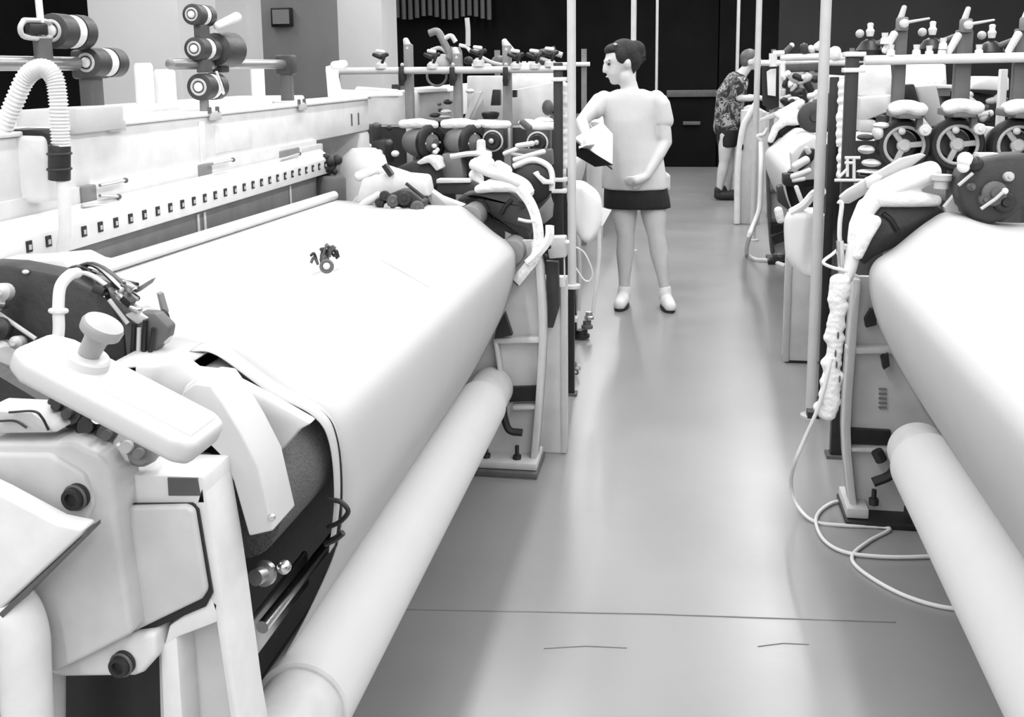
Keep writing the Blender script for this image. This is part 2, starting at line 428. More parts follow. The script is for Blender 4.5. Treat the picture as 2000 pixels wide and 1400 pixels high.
# window recesses behind the strip (dark machine parts between beam and strip)
MB().box((-1.40, 1.40, 1.10), (-1.350, 3.64, 1.185)).build('sley_plate', 'white_paint', L1)
for (x0, y0, x1, y1, m) in ((155, 365, 190, 425, 'mid_grey'), (386, 322, 413, 347, 'mid_grey'), (545, 295, 585, 330, 'mid_grey'), (590, 288, 630, 320, 'light_grey')):
    a, b = PX(x0, y0, -1.35), PX(x1, y1, -1.35)
    MB().box((-1.365, a.y, min(a.z, b.z)), (-1.345, b.y, max(a.z, b.z))).build('guide_block', m, L1, bevel=.004)
for (x0, y0, x1, y1) in ((195, 362, 245, 352), (195, 382, 232, 384), (160, 402, 240, 398), (415, 320, 455, 312), (548, 312, 585, 300)):
    a, b = PX(x0, y0, -1.33), PX(x1, y1, -1.33)
    MB().cyl(a, b, .004, n=8).build('guide_pin', 'steel', L1)
    MB().ell(b, .007, seg=10).build('guide_knob', 'dark_grey', L1)
hb = MB().box((-1.55, 1.55, 1.178), (-1.36, 4.33, 1.312)).build('harness_beam', 'white_paint', L1, bevel=.008)
MB().box((-1.56, 1.5, 1.312), (-1.352, 4.34, 1.322)).build('beam_lid', 'white_paint', hb, bevel=.003)
for y in (2.25, 2.78, 3.48):
    MB().box((-1.352, y, 1.30), (-1.345, y+.07, 1.326)).build('lid_latch', 'light_grey', hb, bevel=.002)
    for dy in (.0, .05):
        MB().cyl((-1.349, y+dy, 1.322), (-1.349, y+dy, 1.338), .006, n=8).build('latch_screw', 'dark_grey', hb)
for y in (4.08, 4.17):
    MB().box((-1.361, y, 1.21), (-1.357, y+.012, 1.26)).build('vent_slit', 'dark_grey', hb)
# embossed name plate (blank) on the beam
a, b = PX(418, 245, -1.36), PX(492, 300, -1.36)
MB().box((-1.362, a.y, 1.20), (-1.356, b.y, 1.285)).build('name_plate', 'white_paint', hb, bevel=.003)
a = PX(387, 250, -1.36)
MB().box((-1.361, a.y, 1.18), (-1.353, a.y+.03, 1.30)).build('beam_seam', 'white_paint', hb, bevel=.002)
# ---- far end cover of the beam, dark column, white round cover
MB().box((-1.5, 4.2, .3), (-1.36, 4.34, 1.178)).build('end_column', 'cream_and_shade_paint', L1, bevel=.02)
MB().lathe((-1.30, 3.62, .90), (0, 0, 1), [(0, .06), (.14, .062), (.155, .055)], 20).build('shock_absorber', 'dark_grey', L1)
rnd = MB()
for i in range(16):
    a0 = random.uniform(0, 6.28); rr = random.uniform(0, .05)
    rnd.ell((-1.30+rr*math.cos(a0), 3.62+rr*math.sin(a0), 1.065+random.uniform(0, .06)), random.uniform(.012, .026), seg=8)
rnd.build('wire_brush', 'rubber', L1)
MB().lathe((-1.30, 4.05, .82), (0, 0, 1), [(0, .10), (.22, .10), (.27, .085), (.30, .05)], 24).build('end_cover', 'white_paint', L1)
# ---- far side: clutter between the cloth and the far frame (temple head, lint)
def lintblob(name, items, vox, par, m='lint', sm=4):
    mb = MB()
    for it in items:
        if it[0] == 'e': mb.ell(it[1], it[2], it[3] if len(it) > 3 else None)
        else: mb.chain(it[1])
    return mb.build(name, m, par, remesh=vox, smooth_it=sm)
tl = thing('temple_head', P(770, 400, 3.4), 'dark toothed temple head at the far cloth edge of the left loom', 'temple head', 'temple heads')
Yt = 3.40
plate([(690, 405), (705, 350), (750, 338), (830, 345), (838, 385), (790, 380), (740, 385), (712, 408)], Yt+.05, .10).build('head_cover', 'white_paint', tl, bevel=.012)
plate([(800, 345), (822, 360), (850, 415), (880, 408), (905, 402), (860, 385)], Yt+.1, .05).build('wiper_arm', 'white_paint', tl, bevel=.006)
plate([(745, 385), (778, 372), (800, 372), (828, 395), (822, 425), (800, 425), (770, 410), (740, 400)], Yt-.02, .08).build('head_body', 'dark_cast', tl, bevel=.008)
for (x, y, r, m) in ((752, 382, .018, 'rubber'), (768, 392, .022, 'dark_grey'), (790, 388, .024, 'rubber'), (815, 405, .024, 'dark_grey'), (778, 413, .018, 'white_paint'), (742, 395, .016, 'rubber'), (757, 402, .014, 'chrome')):
    p = P(x, y, Yt-.02); MB().lathe(p, (.25, -1, .1), [(0, r), (.03, r), (.034, r*.8), (.034, r*.35), (.045, r*.3)], 16).build('spiked_ring', m, tl)
MB().tube([P(793, 358, Yt-.03), P(828, 386, Yt-.03)], .006, 8).build('wiper_rod', 'black', tl)
MB().tube([P(700, 408, Yt), P(715, 395, Yt), P(742, 380, Yt)], .014, 10).build('thread_guide', 'white_paint', tl)
plate([(745, 325), (752, 320), (766, 340), (760, 346)], Yt+.03, .03).build('strap', 'black', tl)
# ---- small wire cluster lying on the cloth
sm = thing('thread_clip', PZ(640, 520, .975), 'small tangled thread clip lying on the white cloth of the left loom', 'thread clip')
c0_ = PZ(640, 515, .978)
for i in range(26):
    p0 = c0_ + V((random.uniform(-.018, .018), random.uniform(-.03, .045), random.uniform(.0, .02)))
    p1 = p0 + V((random.uniform(-.02, .02), random.uniform(-.03, .03), random.uniform(.002, .03)))
    if i < 14: MB().tube(bez([p0, (p0+p1)/2+V((0, 0, .015)), p1], 4), .0035, 6).build('wire', ('dark_grey', 'black')[i % 2], sm)
q = PZ(638, 520, .99); MB().ell(q, .009, seg=12).build('clip_bead', 'white_paint', sm)
MB().torus(q, (.2, -1, .3), .013, .004, 18, 6).build('clip_ring', 'dark_grey', sm)
# ================================================================== near end of the left loom: frame, gearbox, control panel, hood
YN = 1.25
nfm = MB()
for pts, t in (([(232, 926), (398, 931), (404, 986), (238, 990)], .085), ([(396, 931), (422, 1080), (437, 1180), (467, 1400), (505, 1610), (487, 1610), (449, 1400), (420, 1205), (408, 1165), (380, 985)], .085),
               ([(318, 1268), (330, 1222), (360, 1200), (408, 1163), (428, 1180), (424, 1216), (350, 1244)], .06), ([(312, 1262), (345, 1240), (356, 1400), (370, 1610), (332, 1610), (318, 1400)], .06)):
    nfm.prism(outl(pts, YN), (0, t, 0))
nf = nfm.build('near_frame', 'white_paint', L1, bevel=.004)
# recessed grey panel of the leg
plate([(310, 1240), (345, 1212), (405, 1180), (430, 1200), (460, 1400), (490, 1620), (325, 1620), (314, 1400)], YN+.05, .03).build('leg_web', 'cast_grey', nf)
# dark small plate on the top bar
plate([(327, 933), (385, 934), (391, 968), (329, 968)], YN-.002, .004).build('rating_plate', 'dark_grey', nf)
# gearbox with rounded corners
gb = plate([(222, 992), (364, 989), (376, 999), (402, 1156), (392, 1172), (255, 1238)], YN-.014, .09).build('gearbox_cover', 'cream_and_shade_paint', L1, bevel=.014, seg=4)  # darker paint stands in for shade on the gearbox face
plate([(235, 984), (374, 983), (387, 995), (415, 1158), (402, 1184), (250, 1248)], YN-.004, .02).build('gasket', 'black', gb)
# boss cover
bc = plate([(-60, 864), (142, 864), (196, 890), (220, 922), (228, 990), (224, 1010), (257, 1240), (180, 1280), (100, 1318), (84, 1302), (48, 1170), (-60, 1100)], YN-.05, .07).build('boss_cover', 'cream_and_shade_paint', L1, bevel=.016, seg=4)  # shade of the boss face is put into its paint colour
plate([(-60, 885), (95, 885), (165, 925), (186, 985), (160, 1045), (-60, 950)], YN-.056, .02).build('cover_recess', 'cream_and_shade_paint', bc, bevel=.008, seg=3)  # recess shading is carried by the paint colour
# lower bracket with second bolt
plate([(90, 1316), (240, 1243), (304, 1236), (306, 1285), (278, 1316), (262, 1322), (120, 1324)], YN-.02, .05).build('mounting_bracket', 'white_paint', L1, bevel=.008, seg=3)
for x, y, yy in ((150, 970, YN-.06), (240, 1296, YN-.025)):
    p = P(x, y, yy)
    bo = MB().lathe(p+V((0, .005, 0)), (-.1, -1, .0), [(0, .018), (.005, .018), (.006, .0155), (.018, .0145), (.018, .009), (.012, .0085), (.012, 0)], 28).build('bolt', 'rubber', L1)
    MB().torus(p+V((-.0005, -.004, 0)), (-.1, -1, 0), .0165, .0022, 24, 8).build('washer', 'dark_grey', bo)
# lever arm reaching in from the left
la = plate([(-120, 905), (0, 962), (108, 1020), (166, 1032), (160, 1046), (0, 1194), (-120, 1290)], YN-.12, .03).build('lever_arm', 'white_paint', L1, bevel=.006, seg=3)
plate([(-120, 1290), (0, 1196), (160, 1048), (168, 1036), (168, 1044), (0, 1212), (-120, 1310)], YN-.122, .034).build('lever_edge', 'dark_grey', la)
# pipe, support and void under the bracket
MB().tube(bez([P(-10, 1180, 1.16), P(25, 1190, 1.16), P(45, 1240, 1.16), P(50, 1330, 1.16), P(62, 1500, 1.16)], 6), .034, 20).build('cover_pipe', 'white_paint', L1)
MB().cyl(P(92, 1290, 1.26), P(92, 1560, 1.26), .026, n=20).build('spring_post', 'cast_grey', L1)
plate([(60, 1200), (330, 1240), (330, 1650), (60, 1650)], YN+.10, .02).build('void_dark_sheet', 'black', L1)  # black sheet in place of the unlit void
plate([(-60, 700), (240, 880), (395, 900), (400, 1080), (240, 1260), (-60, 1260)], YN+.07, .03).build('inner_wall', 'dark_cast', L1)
# roller hood (sheet-metal cover over the roller ends)
hd = MB()
out = [(342, 800), (356, 766), (380, 748), (411, 752), (437, 790), (470, 845), (505, 913), (534, 1037), (486, 1048), (455, 940), (430, 890), (390, 850)]
hood = plate(out, 1.33, .088).build('roller_hood', 'panel_plastic', L1, bevel=.004, seg=3)
plate([(352, 760), (380, 738), (412, 735), (437, 765), (460, 800), (455, 850), (370, 850)], 1.41, .05).build('hood_top', 'panel_plastic', hood, bevel=.01, seg=3)
p = P(531, 1010, 1.327); MB().ell(p, (.006, .004, .006), seg=10).build('hood_rivet', 'chrome', hood)
plate([(345, 748), (372, 722), (420, 728), (470, 752), (520, 778), (608, 828), (585, 840), (545, 885), (515, 850), (470, 800), (400, 780)], 1.50, .03).build('roller_guard', 'white_paint', L1, bevel=.006)
plate([(262, 712), (300, 716), (350, 702), (385, 730), (392, 790), (330, 800), (262, 760)], 1.45, .03).build('roller_guard', 'white_paint', L1, bevel=.006)
# gap between hood and the take-up roller: rail, bolt, wire hook
MB().cyl(PX(512, 1225, -.68), PX(652, 1048, -.68), .011, n=14).build('guide_rail', 'chrome', L1)
MB().box((-.712, 1.36, .46), (-.702, 1.75, .53)).build('rail_bracket', 'steel', L1, bevel=.003)
p = P(520, 1118, 1.42); bb = MB().lathe(p, (-.2, -1, .2), [(0, .02), (.01, .02), (.012, .013), (.03, .013)], 16).build('rail_bolt', 'steel', L1)
MB().ell(p+V((.03, 0, .012)), .012, seg=10).build('bolt_head', 'chrome', bb)
hk = bez([P(640, 975, 1.60), P(665, 980, 1.60), P(680, 998, 1.60), P(665, 1018, 1.60), P(640, 1030, 1.60)], 6)
MB().tube(hk, .0045, 8).build('wire_hook', 'black', L1)
MB().tube(bez([P(635, 1062, 1.60), P(655, 1052, 1.60), P(670, 1040, 1.60)], 6), .006, 8).build('wire_tail', 'black', L1)
pr_ = [(-.93, .9655), (-.90, .9645), (-.87, .963), (-.84, .961), (-.815, .958)]
ob = MB().loft([[V((x, 1.47+.02*k, z)), V((x, 1.66, z+.001))] for k, (x, z) in enumerate(pr_)], closed=False).build('cloth_margin', 'cloth', w); md = ob.modifiers.new('t', 'SOLIDIFY'); md.thickness = .003
# the loose white selvage strip along the near edge of the cloth
s0 = bez([(x, 0, z) for x, z in nearL[2:9]], 8)
rows = [[V((p.x, 1.60, p.z+.006)), V((p.x, 1.645, p.z+.008))] for p in s0]
ob = MB().loft(rows, closed=False).build('selvage_strip', 'cloth', w); md = ob.modifiers.new('t', 'SOLIDIFY'); md.thickness = .002
# ---------------- control panel (separate bolted pendant box), tilted down to the aisle
cp = thing('control_panel', P(230, 800, 1.28), 'white tilted control box with a mushroom stop button in the left foreground', 'control panel')
YC = 1.16
ax = (P(385, 850, YC)-P(70, 685, YC)); ax.y = 0; Lc = ax.length; ax.normalize()
nrm = V((-ax.z, 0, ax.x)); nrm = nrm if nrm.z > 0 else -nrm
Rm = Matrix((ax, V((0, 1, 0)), ax.cross(V((0, 1, 0))))).transposed()
cen = P(236, 756, YC) - nrm*.014
def cpt(u, v, h): return cen + ax*u + V((0, 1, 0))*v + nrm*h
mb = MB(); hw = .054; hl = Lc/2+.014; th = .018
o_ = []
for (u, v) in ((-hl, -hw*.7), (-hl+.03, -hw), (hl-.02, -hw), (hl, -hw+.012), (hl, hw-.012), (hl-.02, hw), (-hl+.03, hw), (-hl, hw*.7)):
    o_.append(cpt(u, v, -th))
body = MB().prism(o_, nrm*(2*th)).build('panel_body', 'panel_plastic', cp, bevel=.011, seg=4)
o_ = [cpt(u, v, th) for u, v in ((-.012, -.034), (hl-.014, -.034), (hl-.014, .034), (-.012, .034))]
MB().prism(o_, nrm*.0012).build('key_sheet', 'cloth_roll', cp, bevel=.0004)
for (u, v, a, b) in ((.012, .012, .014, .010), (.035, -.012, .030, .016), (.075, .005, .016, .012)):
    o_ = [cpt(u+x*a, v+y*b, th+.001) for x, y in ((-.5, -.5), (.5, -.5), (.5, .5), (-.5, .5))]
    MB().prism(o_, nrm*.0006).build('key_print', 'light_grey', cp)
bs = cpt(-.058, .006, th)
MB().lathe(bs, nrm, [(0, .030), (.010, .029), (.013, .026), (.013, .0)], 32).build('button_base', 'panel_plastic', cp)
MB().lathe(bs+nrm*.014, nrm+V((.12, 0, 0)), [(0, .014), (.022, .015), (.030, .020), (.034, .0265), (.043, .0275), (.048, .025), (.05, 0)], 32).build('stop_button', 'button_plastic', cp)
MB().box(P(60, 720, 1.24), P(420, 860, 1.30)) if False else None
MB().obox(cen - nrm*.035 + V((.0, .06, 0)), (.10, .05, .04), Rm).build('panel_bracket', 'light_grey', cp, bevel=.006)
# cable stalk rising behind the panel
cs = bez([P(112, 672, 1.22), P(115, 640, 1.22), P(114, 600, 1.22), P(118, 560, 1.23), P(135, 538, 1.25), P(150, 533, 1.28)], 6)
MB().tube(cs, .0078, 14).build('cable_stalk', 'white_paint', cp)
MB().torus(P(114, 607, 1.22), (0, .2, 1), .009, .004, 18, 8).build('cable_clip', 'white_paint', cp)
# machine parts under and behind the panel
lf = random.Random(3)
for i, (x, y, r, m) in enumerate(((150, 805, .02, 'dark_cast'), (190, 830, .022, 'black'), (225, 845, .02, 'dark_grey'), (262, 868, .024, 'cast_grey'), (285, 880, .02, 'mid_grey'), (130, 790, .018, 'black'), (205, 812, .012, 'chrome'), (250, 862, .008, 'chrome'))):
    p = P(x, y, 1.275); MB().lathe(p, (.3, -1, .3), [(0, r), (.03, r), (.036, r*.8), (.036, r*.4), (.05, r*.35)], 14).build('drive_part', m, L1)
plate([(-40, 800), (60, 805), (95, 830), (110, 848), (-40, 850)], 1.2, .06).build('bearing_cap', 'light_grey', L1, bevel=.008)
for pts in (((18, 805), (65, 803), (82, 815), (95, 840)), ((0, 822), (30, 822), (52, 835))):
    MB().tube(bez([P(x, y, 1.195) for x, y in pts], 5), .0018, 6).build('cap_seam', 'black', L1)
plate([(-40, 690), (110, 745), (130, 800), (90, 815), (-40, 800)], 1.36, .06).build('bearing_body', 'mid_grey', L1, bevel=.01)
# ---- dark cast box at the near cloth edge, with ribs, flaps, knobs and lint
db = plate([(-40, 515), (20, 518), (45, 523), (130, 540), (205, 575), (240, 640), (246, 705), (235, 740), (-40, 820)], 1.60, .06).build('temple_bracket', 'dark_cast', L1, bevel=.008)
plate([(205, 560), (262, 610), (302, 612), (330, 640), (326, 660), (300, 690), (296, 718), (262, 722), (246, 706), (240, 640)], 1.585, .03).build('bracket_ribs', 'dark_grey', db, bevel=.006)
for (x0, y0, x1, y1, m) in ((262, 632, 258, 700, 'black'), (284, 625, 280, 715, 'black'), (300, 640, 292, 700, 'black'), (272, 640, 270, 705, 'light_grey'), (213, 585, 250, 632, 'light_grey')):
    MB().tube([P(x0, y0, 1.578), P(x1, y1, 1.578)], .004, 8).build('rib', m, db)
plate([(258, 568), (296, 545), (290, 555), (266, 572)], 1.62, .015).build('guide_blade', 'mid_grey', db)
plate([(306, 572), (311, 575), (322, 612), (316, 616)], 1.62, .015).build('guide_blade', 'mid_grey', db)
MB().ell(P(322, 625, 1.62), (.009, .009, .02)).build('guide_knob', 'black', db)
MB().ell(P(322, 658, 1.6), (.012, .012, .012)).build('guide_knob', 'cast_grey', db)
plate([(240, 615), (262, 607), (290, 622), (268, 636)], 1.58, .05).build('bracket_pad', 'light_grey', db, bevel=.005)
for (x, y) in ((50, 531), (228, 643)):
    p = P(x, y, 1.597); MB().ell(p, (.007, .004, .004), seg=8).build('screw', 'white_paint', db)
# tangle of thin cables over the top of the bracket
for i in range(22):
    t0 = lf.random(); a = P(125+lf.uniform(-10, 20), 535+lf.uniform(-12, 8), 1.64+lf.uniform(0, .08)); b = P(225+lf.uniform(-30, 45), 575+lf.uniform(-25, 25), 1.62+lf.uniform(-.03, .07))
    m_ = (a+b)/2 + V((0, 0, lf.uniform(.005, .03)))
    MB().tube(bez([a, m_, b], 5), lf.uniform(.002, .005), 6).build('cable', lf.choice(['rubber', 'dark_grey', 'light_grey', 'cable', 'black']), db)
for i in range(9):
    p = P(lf.uniform(195, 265), lf.uniform(555, 610), 1.6+lf.uniform(-.02, .02))
    MB().obox(p, (lf.uniform(.01, .03), .02, lf.uniform(.006, .015)), (lf.uniform(-.5, .5), lf.uniform(.2, 1.0), 0)).build('terminal', lf.choice(['black', 'rubber', 'dark_grey', 'chrome']), db, bevel=.001)
MB().tube([P(-10, 607, 1.57), P(70, 662, 1.57)], .004, 8).build('tie_rod', 'light_grey', L1)
for (x, y, r, m) in ((12, 570, .016, 'light_grey'), (5, 590, .014, 'chrome'), (10, 685, .02, 'cast_grey'), (40, 668, .012, 'light_grey'), (5, 640, .02, 'dark_cast')):
    MB().lathe(P(x, y, 1.57), (.2, -1, .2), [(0, r), (.02, r), (.024, r*.7), (.03, r*.4)], 14).build('fitting', m, L1)
plate([(-30, 515), (40, 512), (120, 505), (150, 520), (205, 530), (150, 545), (45, 523)], 1.70, .10).build('bracket_lid', 'white_paint', L1, bevel=.004)
# ---- upper left: suction hose, black connector, white pipe, white housing
Yh = 1.9
hs = bez([P(-30, 330, Yh), P(5, 255, Yh), P(28, 200, Yh), P(52, 150, Yh), P(82, 133, Yh), P(105, 150, Yh), P(113, 190, Yh), P(116, 240, Yh), P(119, 285, Yh)], 14)
hose = thing('suction_hose', P(60, 320, Yh), 'white corrugated suction hose arching at the upper left edge', 'hose')
MB().tube(hs, lambda i: .0175+.002*math.cos(i*PI), 20).build('corrugated_tube', 'white_paint', hose)
MB().cyl(P(116, 283, Yh), P(116, 352, Yh), .022, n=16).build('hose_connector', 'black', hose, bevel=.003)
MB().torus(P(116, 300, Yh), (0, 0, 1), .022, .003, 20, 8).build('connector_ring', 'rubber', hose)
MB().torus(P(116, 330, Yh), (0, 0, 1), .022, .003, 20, 8).build('connector_ring', 'rubber', hose)
MB().tube(bez([P(122, 348, Yh), P(126, 400, Yh), P(127, 450, Yh), P(120, 500, Yh)], 8), .013, 16).build('drop_pipe', 'white_paint', hose)
hou = plate([(-60, 262), (85, 266), (90, 300), (100, 395), (-60, 410)], 1.92, .05).build('drive_housing', 'white_paint', L1, bevel=.012, seg=3)
plate([(18, 252), (78, 254), (100, 262), (104, 300), (100, 360), (88, 362), (84, 268), (18, 266)], 1.93, .06).build('housing_seal', 'black', hou, bevel=.003)
MB().tube(bez([P(8, 250, 1.9), P(14, 300, 1.9), P(18, 400, 1.9)], 6), .004, 8).build('drip_tube', 'white_paint', hou)
plate([(30, 215), (148, 210), (150, 262), (30, 262)], 2.1, .2).build('rear_block', 'cream_and_shade_paint', hou, bevel=.006)
# ---- stand tubes and bobbins on the harness beam
XB = -1.45
for (x0, x1, y) in ((-60, 150, 120), (332, 560, 122)):
    a, b = PX(x0, y, XB), PX(x1, y, XB)
    MB().cyl((XB, a.y, 1.462), (XB, b.y, 1.462), .0165, n=18).build('stand_tube', 'grey_tube', L1, bevel=.003)
for (x, wv) in ((178, .030), (560, .026)):
    a = PX(x, 130, XB)
    MB().box((XB-.02, a.y-wv, 1.32), (XB+.02, a.y+wv*.6, 1.44)).build('stand_post', 'dark_grey', L1, bevel=.006)
    MB().box((XB-.03, a.y-wv*1.4, 1.425), (XB+.03, a.y+wv*1.2, 1.495)).build('tube_clamp', 'dark_cast', L1, bevel=.008)
    MB().box((XB-.04, a.y-.06, 1.318), (XB+.05, a.y+.06, 1.33)).build('post_foot', 'cream_and_shade_paint', L1, bevel=.003)
a = PX(425, 122, XB); MB().box((XB-.026, a.y-.03, 1.435), (XB+.026, a.y+.03, 1.49)).build('tube_clamp', 'dark_cast', L1, bevel=.006)
# bobbin prototype: body along +Y
def bobbin(loc, r, L, label, m='dark_cast'):
    t = thing('selvage_bobbin', loc, label, 'bobbin', 'selvage bobbins above the left loom')
    x, y, z = loc
    MB().lathe((x, y, z), (0, 1, 0), [(0, r*.75), (.004, r*.98), (.01, r), (L*.38, r), (L*.38, r*.9), (L*.62, r*.9), (L*.62, r*1.02), (L*.9, r*1.02), (L, r*.7)], 28).build('bobbin_body', m, t)
    MB().lathe((x, y+L*.40, z), (0, 1, 0), [(0, r*.965), (L*.2, r*.965)], 28).build('yarn_band', 'yarn', t)
    MB().torus((x, y-.001, z), (0, 1, 0), r*.55, r*.10, 24, 8).build('face_ring', 'light_grey', t)
    MB().lathe((x, y+.004, z), (0, -1, 0), [(0, r*.36), (.008, r*.34), (.012, r*.2)], 18).build('face_hub', 'white_paint', t)
    return t
specs = [((374, 28), .031, .115, 'small dark bobbin with white band, topmost of the upper left stack'),
         ((379, 95), .034, .13, 'dark bobbin with pale hub just above the tube on the upper left'),
         ((388, 170), .040, .135, 'dark bobbin hanging below the short tube on the upper left'),
         ((100, 60), .040, .14, 'dark bobbin with white band standing above the leftmost tube end'),
         ((168, 122), .036, .15, 'banded dark bobbin at the right end of the leftmost tube')]
for (px_, r, L, lab) in specs:
    p = PX(px_[0], px_[1], XB+.02); t_ = bobbin(p, r, L, lab)
    if px_[1] < 100 and px_[0] > 300:
        MB().box((p.x-.012, p.y+.03, p.z-.07), (p.x+.012, p.y+.09, p.z-.02)).build('bobbin_bracket', 'dark_grey', t_, bevel=.003)
        if px_[1] < 50: MB().chain([(p+V((.03, .10, -.03)), .012), (p+V((.05, .2, .0)), .016)]).build('yarn_arm', 'lint', t_)
        if px_[1] > 50: MB().lathe(p+V((.0, .13, .0)), (0, 1, 0), [(0, .03), (.01, .05), (.12, .055), (.15, .04)], 20).build('rear_motor', 'dark_cast', t_)
    if px_[0] == 388:
        MB().tube(bez([p+V((.045, .03, .045)), p+V((.05, .05, .0)), p+V((.05, .06, -.02)), p+V((.05, .045, -.015))], 5), .004, 8).build('thread_hook', 'white_paint', t_)
        MB().cyl(p+V((.0, .03, -.03)), (p.x, p.y+.03, 1.32), .014, n=10).build('bobbin_stem', 'mid_grey', t_)
    if px_[0] == 100:
        q = PX(70, 57, XB+.02)
        o_ = MB(); pts = bez([q+V((0, y_, z_)) for y_, z_ in ((-.04, .018), (.045, .018), (.06, 0), (.045, -.018), (-.04, -.018), (-.055, 0), (-.04, .018))], 4)
        o_.tube(pts, .006, 8).build('tension_link', 'light_grey', t_)
        MB().box(q+V((-.008, -.03, -.012)), q+V((.008, .035, .012))).build('link_core', 'black', t_, bevel=.003)
        MB().cyl((q.x, q.y+.02, q.z-.02), (q.x, q.y+.02, 1.47), .02, n=12).build('bobbin_stem', 'dark_grey', t_)
        MB().cyl(q+V((0, .02, .015)), q+V((0, .018, .12)), .008, n=10).build('thread_pole', 'white_paint', t_)
# white canisters and plates behind the beam
for (x, y0, y1, r) in ((285, 123, 205, .03), (325, 135, 205, .036), (505, 130, 185, .028)):
    p = PX(x, y1, -1.75); q = PX(x, y0, -1.75)
    MB().lathe((-1.75, p.y, 1.25), (0, 0, 1), [(0, r), (q.z-1.25-.01, r), (q.z-1.25, r*.8)], 20).build('oil_canister', 'white_paint', L1)
MB().box((-1.9, 1.6, 1.1), (-1.6, 4.2, 1.335)).build('rear_beam', 'white_paint', L1, bevel=.01)
plate([(635, 130), (655, 125), (655, 150), (660, 175), (735, 178), (780, 180), (782, 188), (640, 192)], 4.3, .05).build('end_bracket', 'white_paint', L1, bevel=.004)
MB().chain([(P(652, 128, 4.25), .018), (P(672, 126, 4.25), .02)]).build('end_handle', 'white_paint', L1)
# ================================================================== near loom on the right
R1 = thing('weaving_loom', (1.2, 2.3, 0), 'weaving loom cut by the right edge, with spoked feeder wheels at its far end', 'loom', 'weaving looms')
farR = [(1.55, .99), (1.10, .985), (.88, .985), (.76, 1.012), (.70, .985), (.61, .905), (.556, .86), (.545, .80), (.572, .69), (.64, .55), (.735, .40), (.775, .335)]
nearR = [(1.55, .99), (1.12, .985), (.86, .985), (.745, 1.0), (.685, .965), (.61, .90), (.562, .855), (.552, .79), (.575, .68), (.63, .55), (.70, .42), (.74, .335)]
w2 = web(nearR, 1.0, farR, 3.10, 'woven_cloth', '')
tag(w2, 'wide sheet of white woven cloth stretched over the loom at the right edge', 'cloth')
# fold lines in the cloth
crease([(1998, 722), (1972, 738), (1940, 763), (1928, 785), (1926, 830), (1929, 880), (1932, 900)], nearR, w2, 'cast_grey', .0014)
cr2 = thing('cloth_roll', (.69, 2.4, .22), 'long white roll of finished cloth low along the right loom', 'cloth roll', 'cloth rolls at the loom fronts')
MB().lathe((.668, 1.2, .315), (.022, 1.75, .0), [(0, .095), (.004, .10), (1.70, .10), (1.704, .095)], 48).build('wound_cloth', 'cloth_roll', cr2)
MB().lathe((.666, 1.1, .315), (.024, 1.95, 0), [(0, .05), (0, .085), (1.93, .085), (1.93, .05)], 40).build('core_tube', 'cardboard', cr2)
roller('breast_roller', (.79, 1.0, .945), (.80, 3.2, .955), .038, 'mid_grey', R1)
roller('take_up_roller', (.65, 1.0, .765), (.645, 3.2, .765), .07, 'emery', R1)
frontR = [(1662, 540), (1658, 600), (1652, 680), (1646, 760), (1643, 830), (1645, 880), (1652, 950), (1660, 1005)]
sfR = cast_frame(R1, True, 3.26, frontR, 1.9, [(1650, 678, 1800, 676, .02), (1645, 868, 1760, 872, .014)], None)
a, b = P(1652, 1000, 3.18), P(1850, 1020, 3.18)
MB().box((a.x, 3.16, 0), (b.x, 3.38, .02)).build('base_plate', 'black', sfR, bevel=.003)
MB().box((a.x+.003, 3.18, .022), (a.x+.07, 3.36, .055)).build('base_flange', 'cream_and_shade_paint', sfR, bevel=.004)
plate([(1662, 838), (1740, 842), (1740, 868), (1662, 866)], 3.24, .02).build('dark_block', 'black', sfR)
MB().tube(bez([P(1745, 885, 3.2), P(1750, 905, 3.2), P(1738, 928, 3.2), P(1705, 942, 3.2)], 6), .016, 8).build('rubber_hose', 'rubber', sfR)
MB().tube(bez([P(1712, 880, 3.2), P(1722, 900, 3.2)], 6), .018, 8).build('rubber_hose', 'rubber', sfR)
for (x, y) in ((1706, 975), (1775, 992)):
    MB().lathe(P(x, y+10, 3.2), (0, 0, 1), [(0, .016), (.02, .016), (.02, .008), (.05, .008)], 6).build('anchor_bolt', 'rubber', sfR)
plate([(1722, 700), (1735, 690), (1738, 715), (1726, 722)], 3.2, .03).build('stop_block', 'black', sfR)
plate([(1690, 625), (1702, 605), (1712, 605), (1712, 635), (1692, 640)], 3.2, .03).build('stop_block', 'black', sfR)
for i in range(5):
    p = P(1724, 760+i*9, 3.255); MB().box((p.x-.012, 3.25, p.z-.002), (p.x+.012, 3.262, p.z+.002)).build('scale_mark', 'mid_grey', sfR)
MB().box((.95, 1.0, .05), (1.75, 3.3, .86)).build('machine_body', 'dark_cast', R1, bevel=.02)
# dark arm casting with curved slot at the far end
def arm_casting(par, pts, Y, slot, t=.09):
    c = plate(pts, Y, t).build('arm_casting', 'dark_cast', par, bevel=.01)
    MB().tube(bez([P(x, y, Y-.003) for x, y in slot], 6), .008, 8).build('arm_slot', 'black', c)
    return c
acR = arm_casting(R1, [(1690, 470), (1700, 425), (1722, 400), (1755, 395), (1835, 400), (1845, 412), (1795, 450), (1760, 478), (1708, 502), (1688, 520), (1678, 510)], 3.16, [(1724, 417), (1740, 430), (1752, 450)])
for (x, y) in ((1700, 422), (1715, 440)):
    pass
plate([(1684, 402), (1700, 395), (1706, 425), (1698, 445), (1690, 440)], 3.14, .02).build('arm_cap', 'black', acR)
